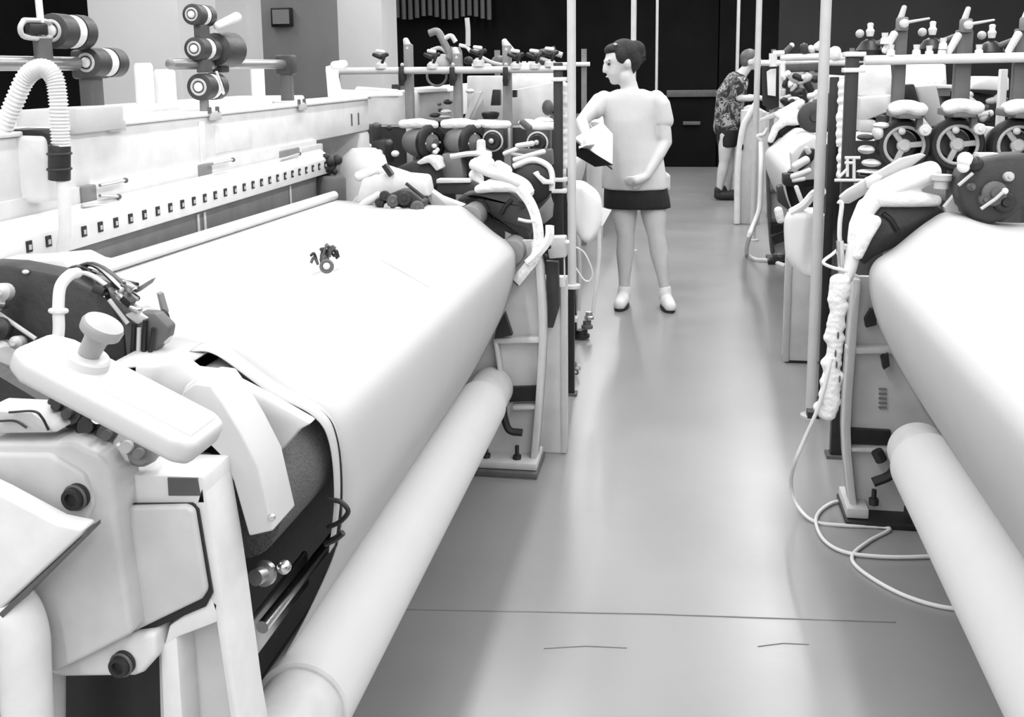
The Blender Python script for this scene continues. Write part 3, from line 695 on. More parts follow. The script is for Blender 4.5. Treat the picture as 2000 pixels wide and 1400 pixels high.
# dark round head of the take-off at the far cloth edge
th_ = thing('temple_head', P(1935, 380, 3.0), 'large round dark temple head at the cloth edge of the right loom', 'temple head', 'temple heads')
plate([(1878, 335), (1905, 312), (1950, 303), (2010, 300), (2060, 330), (2060, 390), (2000, 405), (1975, 428), (1930, 440), (1905, 432), (1880, 405), (1870, 370)], 3.02, .1).build('head_body', 'dark_cast', th_, bevel=.014, seg=3)
for (x, y, r, m) in ((1940, 378, .035, 'dark_grey'), (1960, 395, .03, 'black'), (1895, 365, .012, 'dark_grey'), (1968, 345, .014, 'light_grey'), (1920, 390, .016, 'dark_grey')):
    MB().lathe(P(x, y, 3.02), (0, -1, .1), [(0, r), (.015, r), (.02, r*.8), (.02, r*.45), (.03, r*.35)], 18).build('spiked_ring', m, th_)
MB().tube([P(1916, 408, 2.98), P(1945, 388, 2.98), P(1962, 372, 2.98)], .005, 8).build('wiper_rod', 'light_grey', th_)
MB().ell(P(1963, 373, 2.98), .009, seg=10).build('rod_knob', 'white_paint', th_)
MB().tube([P(1872, 362, 2.99), P(1900, 338, 2.99)], .005, 8).build('wiper_rod', 'light_grey', th_)
for (x, y, r, m) in ((1885, 312, .022, 'lint'), (1882, 325, .018, 'lint'), (1905, 320, .022, 'black')):
    MB().ell(P(x, y, 3.0), r, seg=12).build('pivot', m, th_)
plate([(1912, 300), (1950, 300), (1955, 304), (1912, 309)], 3.05, .05).build('head_lid', 'white_paint', th_)
plate([(1845, 405), (1868, 378), (1872, 412), (1878, 416), (1850, 420)], 3.12, .03).build('guide_plate', 'white_paint', th_)
MB().lathe(P(1838, 368, 3.1), (0, 0, 1), [(0, .02), (.02, .02), (.025, .028), (.04, .028)], 14).build('guide_post', 'light_grey', th_)
# white bundled hoses over the arm and the lint on them
def bundle(par, name, pts, Y, r, m='lint'):
    return MB().tube(bez([P(x, y, Y) for x, y in pts], 8), r, 14).build(name, m, par)
bundle(R1, 'hose_bundle', [(1925, 322), (1820, 340), (1770, 360), (1720, 385), (1690, 420), (1672, 470), (1660, 520), (1650, 545)][1:], 3.14, .022, 'white_paint')
hb2 = MB()
hb2.chain([(P(1820, 335, 3.16), .034), (P(1770, 355, 3.16), .038), (P(1715, 378, 3.16), .034), (P(1690, 405, 3.16), .022)])
hb2.chain([(P(1720, 385, 3.14), .03), (P(1780, 388, 3.14), .026), (P(1830, 392, 3.14), .018)])
hb2.chain([(P(1690, 400, 3.14), .024), (P(1672, 440, 3.14), .022), (P(1664, 475, 3.14), .016)])
hb2.chain([(P(1710, 430, 3.12), .02), (P(1690, 460, 3.12), .022), (P(1675, 500, 3.12), .016)])
hb2.build('lint_wrap', 'lint', R1, remesh=.006, smooth_it=6)
# flat grey lever with a bright pad
plate([(1640, 385), (1655, 372), (1760, 310), (1800, 300), (1810, 303), (1775, 330), (1660, 398), (1645, 398)], 3.3, .03).build('shed_lever', 'light_grey', R1, bevel=.004)
plate([(1690, 350), (1712, 340), (1725, 345), (1715, 358), (1694, 370)], 3.29, .03).build('lever_pad', 'white_paint', R1, bevel=.004)
# black back shield between arm and post
plate([(1645, 395), (1700, 372), (1690, 410), (1665, 470), (1672, 540), (1690, 560), (1640, 560), (1640, 440)], 3.34, .02).build('arm_shield', 'black', R1)
# white cable loop and wrap at the frame front
MB().tube(bez([P(1637, 393, 3.2), P(1644, 400, 3.2), P(1640, 440, 3.2), P(1642, 475, 3.2), P(1660, 482, 3.2), P(1678, 490, 3.2), P(1676, 505, 3.2)], 8), .007, 8).build('loop_cable', 'cable', R1)
MB().tube(bez([P(1676, 500, 3.18), P(1645, 485, 3.16), P(1625, 497, 3.14), P(1608, 512, 3.12), P(1625, 522, 3.12), P(1650, 528, 3.12), P(1676, 540, 3.14)], 8), .005, 8).build('loop_cable', 'cable', R1)
wr = thing('wrapped_conduit', P(1625, 800, 3.1), 'lumpy white wrapped conduit hanging down the front of the right loom', 'conduit')
mb = MB(); rr = random.Random(5)
for i in range(22):
    t = i/21; x = 1640-22*t + rr.uniform(-3, 3); y = 548+260*t
    mb.ell(P(x, y, 3.12), (.030+rr.uniform(-.006, .006), .026, .022), seg=10)
for x, y in ((1596, 795), (1604, 806), (1612, 800)):
    mb.ell(P(x, y, 3.12), (.014, .014, .018), seg=8)
mb.build('wrap', 'lint', wr, remesh=.006, smooth_it=3)
MB().tube([P(1640, 470, 3.14), P(1644, 548, 3.13)], .012, 10).build('conduit_pipe', 'chrome', wr)
MB().box(P(1578, 805, 3.12), P(1598, 810, 3.16)).build('conduit_clip', 'black', wr)
for (x, y) in ((1637, 655), (1634, 712), (1640, 740), (1632, 690)):
    MB().ell(P(x, y, 3.095), (.003, .003, .012), seg=8).build('tear', 'dark_grey', wr)
# ---- cables on the floor
fc = thing('floor_cable', PZ(1600, 1000, 0), 'thin white cable hanging down and looping over the floor by the right loom', 'cable')
pts = [P(1624, 700, 3.10), P(1600, 790, 3.10), P(1570, 860, 3.12)] + [V((p.x, p.y, max(p.z, .006))) for p in (P(1552, 905, 3.14), PZ(1545, 945, .10), PZ(1556, 985, .03), PZ(1590, 1018, .006), PZ(1650, 1026, .006), PZ(1700, 1028, .006), PZ(1738, 1033, .006), PZ(1700, 1055, .006), PZ(1668, 1080, .006), PZ(1668, 1100, .006), PZ(1700, 1127, .006), PZ(1760, 1160, .006), PZ(1830, 1183, .006), PZ(1900, 1192, .006), PZ(1990, 1200, .006))]
MB().tube(bez(pts, 8), .006, 10).build('loose_end', 'cable', fc)
pts = [PZ(x, y, .008) for x, y in ((1652, 978), (1625, 982), (1600, 1000), (1594, 1022), (1610, 1055), (1650, 1078), (1720, 1087), (1800, 1087), (1900, 1080))]
MB().tube(bez(pts, 8), .006, 10).build('loose_end', 'cable', fc)

# ================================================================== weft feeder stands
# spoked feeder, built about its axle, facing -Y
def feeder(loc, label, group, rz=0.0, sc=1.0, lint=True):
    t = thing('weft_feeder', loc, label, 'weft feeder', group)
    o = V(loc)
    def L(x, y, z): return o + V((x, y, z))
    MB().lathe(L(0, -.02, 0), (0, 1, 0), [(0, .072), (.0, .085), (.012, .094), (.05, .094), (.058, .085), (.058, .055), (.03, .055)], 36, cap=False).build('rim', 'rubber', t)
    MB().torus(L(0, -.02, 0), (0, 1, 0), .066, .006, 32, 8).build('inner_ring', 'light_grey', t)
    MB().lathe(L(0, .03, 0), (0, 1, 0), [(0, .05), (.03, .062), (.14, .062), (.17, .045), (.18, .02)], 24).build('motor', 'dark_grey', t)
    for k in range(3):
        a = 2.2+k*2*PI/3
        d = V((math.cos(a), 0, math.sin(a)))
        MB().obox(L(0, -.012, 0)+d*.034, (.066, .012, .02), Matrix((d, V((0, 1, 0)), d.cross(V((0, 1, 0))))).transposed()).build('spoke', 'light_grey', t, bevel=.003)
    MB().lathe(L(0, .0, 0), (0, -1, 0), [(0, .024), (.015, .024), (.022, .016), (.022, 0)], 18).build('hub', 'cast_grey', t)
    MB().ell(L(-.012, -.03, .052), .013, seg=12).build('wheel_knob', 'white_paint', t)
    MB().box(L(-.035, -.08, .098), L(.04, .16, .125)).build('arm', 'mid_grey', t, bevel=.005)
    MB().lathe(L(.055, -.03, .058), (0, -1, 0), [(0, .02), (.05, .02), (.054, .016), (.054, .008), (.06, .006)], 20).build('eyelet', 'white_paint', t)
    MB().box(L(.03, -.06, .06), L(.05, -.03, .11)).build('eyelet_arm', 'dark_grey', t)
    if lint:
        mb = MB(); q = random.Random(hash(label) % 1000)
        mb.ell(L(-.005, -.03, .135), (.062, .07, .028), seg=14); mb.ell(L(.035+q.uniform(-.01, .01), -.07, .13), (.035, .03, .026)); mb.ell(L(-.035, -.06, .128), (.034, .03, .022)); mb.ell(L(0, .06, .13), (.045, .06, .025))
        mb.build('lint_cap', 'lint', t, remesh=.008, smooth_it=5)
    return t
YS = 3.95
sR = thing('feeder_stand', (1.0, YS, 0), 'tube stand carrying the spoked feeders behind the right loom', 'feeder stand', 'weft feeder stands')
a, b = P(1688, 118, YS), P(2040, 104, YS)
MB().cyl((a.x, YS, a.z), (b.x+.1, YS, a.z+.005), .018, n=18).build('top_tube', 'white_paint', sR)
for (x0, x1, yt) in ((1748, 1762, 45), (1868, 1888, 48), (1984, 2004, 45)):
    p, q = P(x0, yt, YS+.05), P(x1, 250, YS+.05)
    MB().box((p.x, YS+.03, .02), (q.x, YS+.07, p.z-.02)).build('post', 'dark_grey', sR, bevel=.006)
    # levers, thumb screws on top
    c = V(((p.x+q.x)/2, YS+.03, p.z))
    MB().box(c+V((-.022, -.018, -.03)), c+V((.02, .015, .02))).build('tension_head', 'mid_grey', sR, bevel=.008)
    MB().lathe(c+V((.0, -.018, -.005)), (.3, -1, .2), [(0, .016), (.012, .016), (.016, .01)], 12).build('tension_disc', 'cast_grey', sR)
    MB().chain([(c+V((.012, -.02, .0)), .006), (c+V((.085, -.03, .012)), .004)]).build('tension_lever', 'cast_grey', sR)
    MB().chain([(c+V((-.008, 0, .01)), .012), (c+V((.004, 0, .055)), .009)]).build('tension_pin', 'cast_grey', sR)
    MB().chain([(c+V((-.03, -.02, -.04)), .014), (c+V((-.06, -.02, -.10)), .012)]).build('tension_spring', 'white_paint', sR)
MB().box((.6, YS-.02, .0), (2.0, YS+.14, .05)).build('stand_base', 'dark_grey', sR, bevel=.006)
for (x, y) in ((1700, 55), (1822, 52), (1938, 58)):
    p = P(x, y, YS+.1)
    MB().lathe(p+V((0, 0, -.12)), (0, 0, 1), [(0, .045), (.04, .05), (.07, .03), (.08, .012)], 14).build('tension_body', 'black', sR)
    MB().lathe(p+V((0, 0, -.03)), (0, 0, 1), [(0, .012), (.02, .016), (.03, .01), (.045, .012), (.05, .006)], 12).build('thumb_screw', 'white_paint', sR)
    MB().ell(p+V((-.04, -.02, -.02)), .016, seg=10).build('side_screw', 'light_grey', sR)
    MB().chain([(p+V((.02, -.02, -.06)), .012), (p+V((.07, -.02, -.04)), .012)]).build('tension_lever', 'dark_grey', sR)
for (x, y) in ((1728, 75), (1740, 98), (1790, 98), (1815, 100), (1840, 98), (1912, 98), (1842, 85)):
    p = P(x, y, YS); MB().lathe(p+V((0, 0, -.02)), (0, 0, 1), [(0, .016), (.02, .014), (.022, .01), (.04, .012)], 12).build('clamp_screw', 'white_paint', sR)
labs = ['spoked feeder wheel nearest the dark post on the right', 'spoked feeder wheel in the middle of the right stand', 'spoked feeder wheel cut by the right edge of the photo']
for (x, y), lab in zip(((1764, 284), (1868, 282), (1986, 284)), labs):
    feeder(P(x, y, YS-.12), lab, 'spoked feeders on the right stand')
# white post segments, slanted hose, beams and yarn behind the feeders
bk = thing('warp_beam_unit', (1.5, 4.6, 0), 'white rear unit with panels behind the right feeder stand', 'machine unit')
plate([(1680, 190), (1745, 185), (1745, 215), (1680, 240)], 4.3, .2).build('side_panel', 'white_paint', bk, bevel=.01)
plate([(1675, 130), (1745, 150), (1745, 190), (1675, 188)], 4.4, .2).build('top_panel', 'white_paint', bk, bevel=.01)
plate([(1680, 230), (1712, 235), (1712, 260), (1678, 258)], 4.3, .1).build('low_panel', 'white_paint', bk, bevel=.01)
plate([(1898, 245), (1955, 250), (1955, 275), (1905, 275)], 4.3, .1).build('low_panel', 'white_paint', bk, bevel=.01)
plate([(1900, 160), (1930, 150), (1972, 150), (1972, 178), (1900, 175)], 4.6, .3).build('top_panel', 'white_paint', bk, bevel=.01)
plate([(1830, 165), (1900, 168), (1900, 175), (1830, 172)], 4.5, .2).build('rail', 'white_paint', bk, bevel=.004)
plate([(1788, 168), (1830, 165), (1840, 215), (1850, 240), (1815, 250), (1800, 215)], 4.5, .1).build('grey_hopper', 'light_grey', bk, bevel=.01)
plate([(1766, 165), (1786, 164), (1800, 215), (1795, 230), (1766, 195)], 4.45, .06).build('dark_cover', 'black', bk, bevel=.006)
plate([(1835, 175), (1870, 175), (1975, 190), (1970, 235), (1900, 245), (1860, 235)], 4.7, .1).build('rear_motor', 'dark_cast', bk, bevel=.02)
for i in range(10):
    p = P(random.uniform(1885, 1965), random.uniform(180, 235), 4.62); MB().chain([(p, .012), (p+V((random.uniform(-.05, .08), 0, random.uniform(-.03, .03))), .015)]).build('rear_fitting', random.choice(['light_grey', 'dark_grey', 'white_paint', 'black']), bk)
MB().tube(bez([P(1762, 208, 4.1), P(1785, 225, 4.1), P(1810, 255, 4.05), P(1828, 275, 4.0)], 6), .02, 12).build('feed_tube', 'cream_and_shade_paint', sR)
for x in (1765, 1972):
    MB().box((P(x, 0, 4.2).x-.012, 4.2, .3), (P(x, 0, 4.2).x+.012, 4.24, P(x, 135, 4.2).z)).build('white_post', 'white_paint', bk, bevel=.003)
MB().box((.75, 4.3, 0), (2.1, 4.9, .9)).build('rear_body', 'dark_cast', bk, bevel=.02)
plate([(1672, 275), (2050, 278), (2050, 350), (1672, 350)], 4.28, .02).build('dark_backing_sheet', 'dark_cast', bk)  # added dark sheet, stands in for the darkness behind the wheels
# cones of white yarn in a row
cone0 = None
ORD = ['first', 'second', 'third', 'fourth', 'fifth', 'sixth', 'seventh', 'eighth']
for i in range(8):
    x = (1690, 1708, 1726, 1772, 1788, 1804, 1818, 1832)[i]; p = P(x, 165, 4.75)
    if cone0 is None:
        cone0 = MB().lathe((p.x, 4.75, 1.33), (0, 0, 1), [(0, .033), (.005, .036), (.10, .026), (.105, .01), (.12, .01)], 14).build('yarn_cone', 'yarn')
        tag(cone0, 'white yarn cone behind the right feeder stand, first from the thick pole', 'yarn cone', 'yarn cones behind the right stand')
    else: dup(cone0, (p.x, 4.75, 1.33), f'white yarn cone behind the right feeder stand, {ORD[i]} from the thick pole')
MB().box((P(1670, 0, 4.75).x, 4.6, 1.30), (P(1850, 0, 4.75).x, 4.9, 1.33)).build('cone_shelf', 'white_paint', bk, bevel=.004)
# lint-covered fittings left of the first feeder
for (x, y, rx, rz_, m) in ((1692, 292, .03, .016, 'white_paint'), (1702, 318, .035, .014, 'white_paint'), (1690, 268, .03, .012, 'rubber'), (1715, 260, .02, .03, 'lint'), (1700, 335, .05, .008, 'white_paint'), (1722, 245, .03, .012, 'lint'), (1688, 342, .02, .01, 'black')):
    MB().ell(P(x, y, 3.85), (rx, .05, rz_), seg=12).build('fitting', m, sR)
# parts of the right loom beyond the edge of the photograph
MB().box((1.36, .9, 1.178), (1.55, 3.3, 1.312)).build('harness_beam', 'white_paint', R1, bevel=.008)
MB().box((1.33, .9, .90), (1.36, 3.25, 1.06)).build('reed', 'mid_grey', R1)
MB().box((1.30, .9, 1.062), (1.36, 3.25, 1.178)).build('slotted_strip', 'white_paint', R1, bevel=.004)
MB().cyl((1.25, 1.0, 1.002), (1.25, 3.1, 1.0), .016, n=16).build('temple_rod', 'white_paint', R1)
# ================================================================== far end of the left loom: arm casting, hoses, lint
acL = arm_casting(L1, [(890, 392), (905, 378), (940, 374), (985, 370), (1010, 384), (1030, 402), (1040, 430), (1034, 462), (1022, 470), (985, 452), (962, 448), (945, 436), (940, 400), (925, 386), (903, 396)], 3.58, [(1000, 390), (988, 402), (979, 418)])
plate([(1013, 392), (1024, 394), (1026, 404), (1016, 406)], 3.565, .02).build('arm_cap', 'black', acL)
plate([(940, 388), (948, 410), (965, 430), (995, 446), (1012, 455), (1020, 470), (1022, 492), (1005, 520), (1000, 525), (1030, 500), (1034, 462), (1028, 448), (990, 436), (960, 425), (950, 400)], 3.56, .03).build('roller_gasket', 'black', acL)
# big black disc behind with a white crank
dc = MB().lathe(P(1043, 356, 3.80), (.1, -1, .05), [(0, .074), (.05, .074), (.056, .066), (.056, 0)], 32).build('clutch_disc', 'black', L1)
plate([(1018, 380), (1045, 385), (1072, 372), (1078, 400), (1060, 425), (1040, 420)], 3.78, .04).build('clutch_arm', 'dark_grey', L1, bevel=.008)
plate([(1050, 412), (1075, 385), (1080, 400), (1078, 425), (1062, 438), (1050, 430)], 3.72, .03).build('clutch_cover', 'mid_grey', L1, bevel=.005)
plate([(1040, 338), (1050, 334), (1054, 342), (1066, 351), (1082, 352), (1082, 360), (1060, 360)], 3.72, .02).build('crank', 'white_paint', L1, bevel=.003)
MB().tube(bez([P(1003, 325, 3.75), P(1040, 312, 3.75), P(1068, 322, 3.75), P(1078, 340, 3.75), P(1078, 372, 3.75)], 8), .011, 10).build('clutch_hose', 'white_paint', L1)
# white sleeve, lint sheet, strap down to the selvage
MB().tube(bez([P(922, 318, 3.56), P(950, 332, 3.56), P(990, 345, 3.56), P(1022, 360, 3.56), P(1034, 378, 3.56)], 8), .0215, 14).build('air_sleeve', 'white_paint', L1)
mb = MB(); mb.chain([(P(932, 370, 3.57), .016), (P(960, 362, 3.57), .026), (P(1000, 362, 3.57), .026), (P(1036, 376, 3.57), .018)]); mb.chain([(P(925, 322, 3.57), .022), (P(945, 316, 3.57), .026), (P(958, 318, 3.57), .02)])
mb.chain([(P(925, 340, 3.6), .022), (P(938, 350, 3.6), .018)]); mb.chain([(P(972, 322, 3.62), .02), (P(990, 335, 3.62), .024)])
mb.build('lint_sheet', 'lint', L1, remesh=.007, smooth_it=4)
def ribbon(par, name, pts, Y, w_, m):
    pts = bez([P(x, y, Y) for x, y in pts], 8); rows = []
    for i, p in enumerate(pts):
        t = (pts[min(i+1, len(pts)-1)]-pts[max(i-1, 0)]); t.y = 0; t.normalize(); n = V((-t.z, 0, t.x))
        rows.append([p+n*w_, p+V((0, -.008, 0)), p-n*w_, p+V((0, .008, 0))])
    return MB().loft(rows).build(name, m, par)
ribbon(L1, 'strap', [(1012, 365), (1035, 395), (1048, 430), (1052, 465), (1046, 500), (1028, 525), (1006, 552)], 3.46, .018, 'lint')
ribbon(L1, 'strap', [(1074, 440), (1072, 465), (1055, 490), (1030, 515)], 3.45, .015, 'lint')
ribbon(L1, 'strap', [(1012, 428), (1030, 432), (1046, 432)], 3.46, .006, 'white_paint')
MB().tube([P(1002, 548, 3.44), P(1012, 558, 3.44)], .003, 6).build('strap_clip', 'black', L1)
# junction box and small fittings right of the frame
jb = thing('junction_box', P(1088, 500, 3.55), 'small grey junction box beside the pole at the far end of the left loom', 'junction box')
plate([(1066, 464), (1104, 463), (1106, 503), (1072, 506)], 3.55, .06).build('box_body', 'light_grey', jb, bevel=.006)
for x, y, m in ((1072, 482, 'black'), (1108, 473, 'white_paint'), (1066, 500, 'black')): MB().ell(P(x, y, 3.53), .009, seg=10).build('box_screw', m, jb)
plate([(1066, 510), (1090, 512), (1092, 600), (1080, 640), (1068, 640)], 3.62, .03).build('cable_tray', 'dark_cast', jb)
MB().tube([P(1102, 500, 3.6), P(1103, 545, 3.6)], .003, 6).build('drop_wire', 'cable', jb)
# wipes / lint drifts on the temple area of the far edge
mb = MB(); q = random.Random(11)
for (x0, y0, x1, y1, r) in ((700, 345, 745, 325, .02), (745, 330, 800, 345, .022), (805, 350, 830, 365, .016), (690, 400, 705, 380, .012)):
    mb.chain([(P(x0, y0, 3.5), r), (P(x1, y1, 3.5), r*.8)])
mb.build('lint_drift', 'lint', tl, remesh=.007, smooth_it=4)

# ================================================================== gutter columns, poles
def pole(px, y0, y1, Y, r, label, m='pole', z0=0.0):
    t = thing('pole', (P(px, y1, Y).x, Y, 0), label, 'pole', 'vertical poles along the aisle')
    a, b = P(px, y0, Y), P(px, y1, Y)
    x = a.x
    MB().cyl((x, Y, z0+.012), (x, Y, CEIL), r, n=16).build('tube', m, t)
    MB().lathe((x, Y, z0), (0, 0, 1), [(0, r*2), (.012, r*2), (.016, r*1.3)], 16).build('floor_flange', m, t)
    MB().lathe((x, Y, 2.5), (0, 0, 1), [(0, r*1.25), (.05, r*1.25)], 16).build('pipe_collar', m, t)
    return t
pole(1116, 0, 350, 3.85, .0165, 'pale pole rising in front of the person in white from the left loom', z0=.60)
pole(1614, 0, 500, 4.2, .021, 'thick pale pole in front of the white hanging bag on the right')
pole(1238, 0, 80, 8.0, .021, 'pale pole rising behind the head of the person in white')
pole(1284, 0, 150, 12.5, .016, 'thin pale pole right of the person in white against the dark doors')
pole(1443, 0, 100, 12.0, .019, 'thin pale pole behind the shoulder of the bending person')
pole(1483, 0, 200, 8.6, .024, 'pale pole just in front of the bending person')
gl = thing('cable_duct', PZ(1087, 885, 0), 'grey floor-standing cable duct at the far end of the left loom', 'cable duct', 'grey cable ducts')
p = PZ(1080, 885, 0); hgt = P(1090, 545, p.y).z
MB().prism([(p.x-.055, p.y, 0), (p.x+.045, p.y, 0), (p.x+.05, p.y+.005, 0), (p.x+.05, p.y+.08, 0), (p.x-.06, p.y+.08, 0), (p.x-.06, p.y+.005, 0)], (0, 0, hgt)).build('duct_body', 'cast_grey', gl, bevel=.004)
MB().box((p.x+.032, p.y-.006, 0.005), (p.x+.052, p.y+.0, hgt)).build('duct_edge', 'light_grey', gl, bevel=.002)
MB().box((p.x+.005, p.y-.008, hgt-.03), (p.x+.05, p.y+.03, hgt+.01)).build('duct_lip', 'white_paint', gl, bevel=.004)
gr = thing('cable_duct', PZ(1565, 709, 0), 'grey floor-standing cable duct under the bag on the right', 'cable duct', 'grey cable ducts')
p = PZ(1566, 709, 0); hgt = P(1560, 420, p.y).z
MB().box((p.x-.085, p.y, 0.006), (p.x+.09, p.y+.12, hgt)).build('duct_body', 'cast_grey', gr, bevel=.008)
MB().box((p.x-.092, p.y-.01, 0.006), (p.x-.062, p.y+.0, hgt)).build('duct_edge', 'light_grey', gr, bevel=.006)
MB().box((p.x-.075, p.y-.004, 0), (p.x+.09, p.y+.11, .012)).build('duct_shoe', 'black', gr)
g3 = thing('cable_duct', PZ(1462, 438, 0), 'tall pale duct standing beside the bending person', 'cable duct', 'grey cable ducts')
p = PZ(1462, 438, 0)
MB().box((p.x-.09, p.y, 0), (p.x+.10, p.y+.14, P(1462, 215, p.y).z)).build('duct_body', 'light_grey', g3, bevel=.01)
MB().tube(bez([(p.x-.105, p.y-.02, .01), (p.x-.11, p.y-.02, .5), (p.x-.08, p.y-.02, .85), V((p.x-.03, p.y-.02, .98)), P(1478, 200, p.y-.02)], 6), .028, 10).build('duct_edge', 'white_paint', g3)
MB().ell(P(1448, 287, p.y-.03), (.02, .01, .04)).build('duct_hole', 'black', g3)
# ---- dark square posts with white clips
def dark_post(px, w_, yt, yb, Y, clips, label):
    x = P(px, yt, Y).x; zt = P(px, yt, Y).z
    t = thing('signal_post', (x, Y, 0), label, 'post', 'dark posts at the loom ends')
    MB().box((x-w_, Y, .01), (x+w_, Y+w_*2, zt)).build('post_body', 'black', t, bevel=.004)
    MB().box((x-w_*1.7, Y-w_*.6, 0), (x+w_*1.7, Y+w_*2.6, .012)).build('foot_plate', 'dark_grey', t)
    for y in clips:
        z = P(px, y, Y).z
        MB().box((x-w_*1.5, Y-.01, z-.008), (x+w_*2.0, Y+w_*2+.006, z+.008)).build('clip', 'white_paint', t, bevel=.003)
    return t
dark_post(1089, .017, 122, 430, 4.0, (133, 155, 351, 373), 'dark square post with white clips beside the pole on the left')
dark_post(1113, .016, 162, 430, 4.35, (), 'dark square post without clips half hidden behind the left pole')
dark_post(1667, .021, 100, 310, 3.75, (106, 137), 'dark square post with white clips at the end of the right tube')
dark_post(1631, .017, 150, 350, 4.4, (), 'dark square post close behind the thick right pole')
# chain of white lint knobs between the dark posts
for (x, ys, Y, lab) in ((1645, range(165, 345, 16), 4.1, 'string of white lint knobs between the two right dark posts'), (1101, range(170, 330, 15), 4.1, 'string of white lint knobs between the two left dark posts')):
    mb = MB(); q = random.Random(x)
    mb.tube([P(x, min(ys)-8, Y), P(x, max(ys)+8, Y)], .009, 8)
    for y in ys: mb.ell(P(x+q.uniform(-3, 3), y, Y), (.022, .02, .017+q.uniform(0, .008)), seg=10)
    o = mb.build('lint_string', 'lint', None, remesh=.006, smooth_it=3); tag(o, lab, 'lint string', 'lint strings')
fr = thing('wire_frame', P(1660, 345, 3.7), 'small white tube frame clamped to the dark post on the right', 'bracket')
for pts in (((1650, 308), (1680, 308)), ((1655, 308), (1655, 345)), ((1668, 306), (1668, 352)), ((1630, 352), (1690, 352)), ((1650, 318), (1668, 318)), ((1640, 345), (1655, 330))):
    MB().cyl(P(*pts[0], 3.7), P(*pts[1], 3.7), .0055, n=8).build('frame_tube', 'white_paint', fr)
# ---- bags hanging on the posts
def bag(pts, Y, name, label, d=.05, m='plastic_bag'):
    # pts: rows of (y, x0, x1): left/right silhouette
    rows = []; q = random.Random(len(label))
    for k, (y, x0, x1) in enumerate(pts):
        a, b = P(x0, y, Y), P(x1, y, Y); c = (a+b)/2; hw = (b-a).length/2
        dd = d*(1 if 0 < k < len(pts)-1 else .35)
        row = []
        for i in range(24):
            t = 2*PI*i/24; wob = 1+.05*math.sin(5*t+k)+q.uniform(-.02, .02)
            row.append(V((c.x+hw*math.cos(t), Y+dd*math.sin(t)*wob, c.z)))
        rows.append(row)
    o = MB().loft(rows).build('bag', m)
    md = o.modifiers.new('s', 'SUBSURF'); md.levels = 1; md.render_levels = 2
    t = thing(name, WL[o.name], label, 'bag', 'white bags hanging by the aisle')
    o.parent = t; o.location = (0, 0, 0); o.name = 'bag_body'
    return t
b1 = bag([(352, 1118, 1140), (360, 1106, 1150), (372, 1106, 1168), (390, 1107, 1176), (410, 1110, 1177), (432, 1115, 1176), (452, 1124, 1172), (466, 1134, 1160), (473, 1142, 1152)], 4.05, 'plastic_bag', 'white plastic bag hanging on the left pole in front of the person in white')
plate([(1172, 405), (1194, 411), (1178, 440), (1170, 442)], 4.05, .012).build('bag_corner', 'plastic_bag', b1)
MB().tube([P(1120, 352, 4.02), P(1122, 325, 4.0), P(1116, 310, 3.9)], .004, 6).build('bag_handle', 'plastic_bag', b1)
b2 = bag([(405, 1556, 1600), (412, 1540, 1606), (425, 1531, 1607), (450, 1530, 1606), (480, 1532, 1605), (505, 1534, 1604), (522, 1548, 1602), (535, 1562, 1600), (540, 1575, 1594)], 4.45, 'plastic_bag', 'white plastic bag hanging on the thick pole on the right', .07)
MB().tube(bez([P(1545, 415, 4.42), P(1570, 400, 4.40), P(1590, 378, 4.38), P(1605, 372, 4.3)], 6), .018, 8).build('bag_handle', 'plastic_bag', b2)
MB().tube(bez([P(1600, 410, 4.42), P(1602, 390, 4.35), P(1608, 375, 4.25)], 6), .012, 8).build('bag_handle', 'plastic_bag', b2)
# ---- hanging white cable loop left of the person in white
hc = thing('hanging_cable', P(1145, 640, 4.6), 'thin white cable loop hanging below the bag on the left', 'cable')
MB().tube(bez([P(1124, 482, 4.3), P(1142, 495, 4.3), P(1157, 530, 4.3), P(1152, 548, 4.3), P(1140, 546, 4.3), P(1124, 522, 4.3)], 8), .004, 8).build('cable_loop', 'cable', hc)
MB().tube(bez([P(1170, 440, 4.6), P(1170, 500, 4.6), P(1164, 560, 4.6), P(1158, 610, 4.6)], 8), .009, 8).build('cable_drop', 'cable', hc)
fd = thing('small_fitting', PZ(1123, 735, 0), 'small grey fitting on the floor beside the left duct', 'fitting')
for i, (dx, dz) in enumerate(((0, .012), (.01, .035), (-.008, .05))):
    p = PZ(1124, 735, 0); MB().torus((p.x+dx, p.y, dz+.01), (.3, 1, .2), .012, .005, 14, 6).build('ring', ('dark_grey', 'light_grey', 'mid_grey')[i], fd)

# ================================================================== second loom on the left
L2 = thing('weaving_loom', (-1.2, 5.9, 0), 'cluttered weaving loom behind the left foreground loom', 'loom', 'weaving looms')
MB().box((-1.9, 5.3, .1), (-.95, 8.0, .92)).build('machine_body', 'dark_cast', L2, bevel=.02)
w3 = web([(x-.13, z) for x, z in farL], 5.9, [(x-.13, z) for x, z in farL], 7.4, 'woven_cloth', ''); tag(w3, 'narrow view of white cloth on the second left loom behind the person in white', 'cloth')
MB().prism([(-.56, 5.35, 0), (-.58, 5.35, .75), (-.75, 5.35, .95), (-1.8, 5.35, .95), (-1.8, 5.35, 0)], (0, .05, 0)).build('side_frame', 'black', L2)
p = P(1140, 640, 5.3)
for i, (x, y, r) in enumerate(((1136, 645, .03), (1146, 632, .022), (1150, 618, .018))):
    MB().lathe((P(x, y, 5.3).x, 5.32, .01+.05*i), (0, 0, 1), [(0, r*1.4), (.015, r*1.4), (.02, r), (.04, r)], 14).build('levelling_foot', ('black', 'dark_grey', 'steel')[i], L2)
MB().box((-.62, 5.28, .1), (-.55, 5.35, .12)).build('foot_rail', 'white_paint', L2)
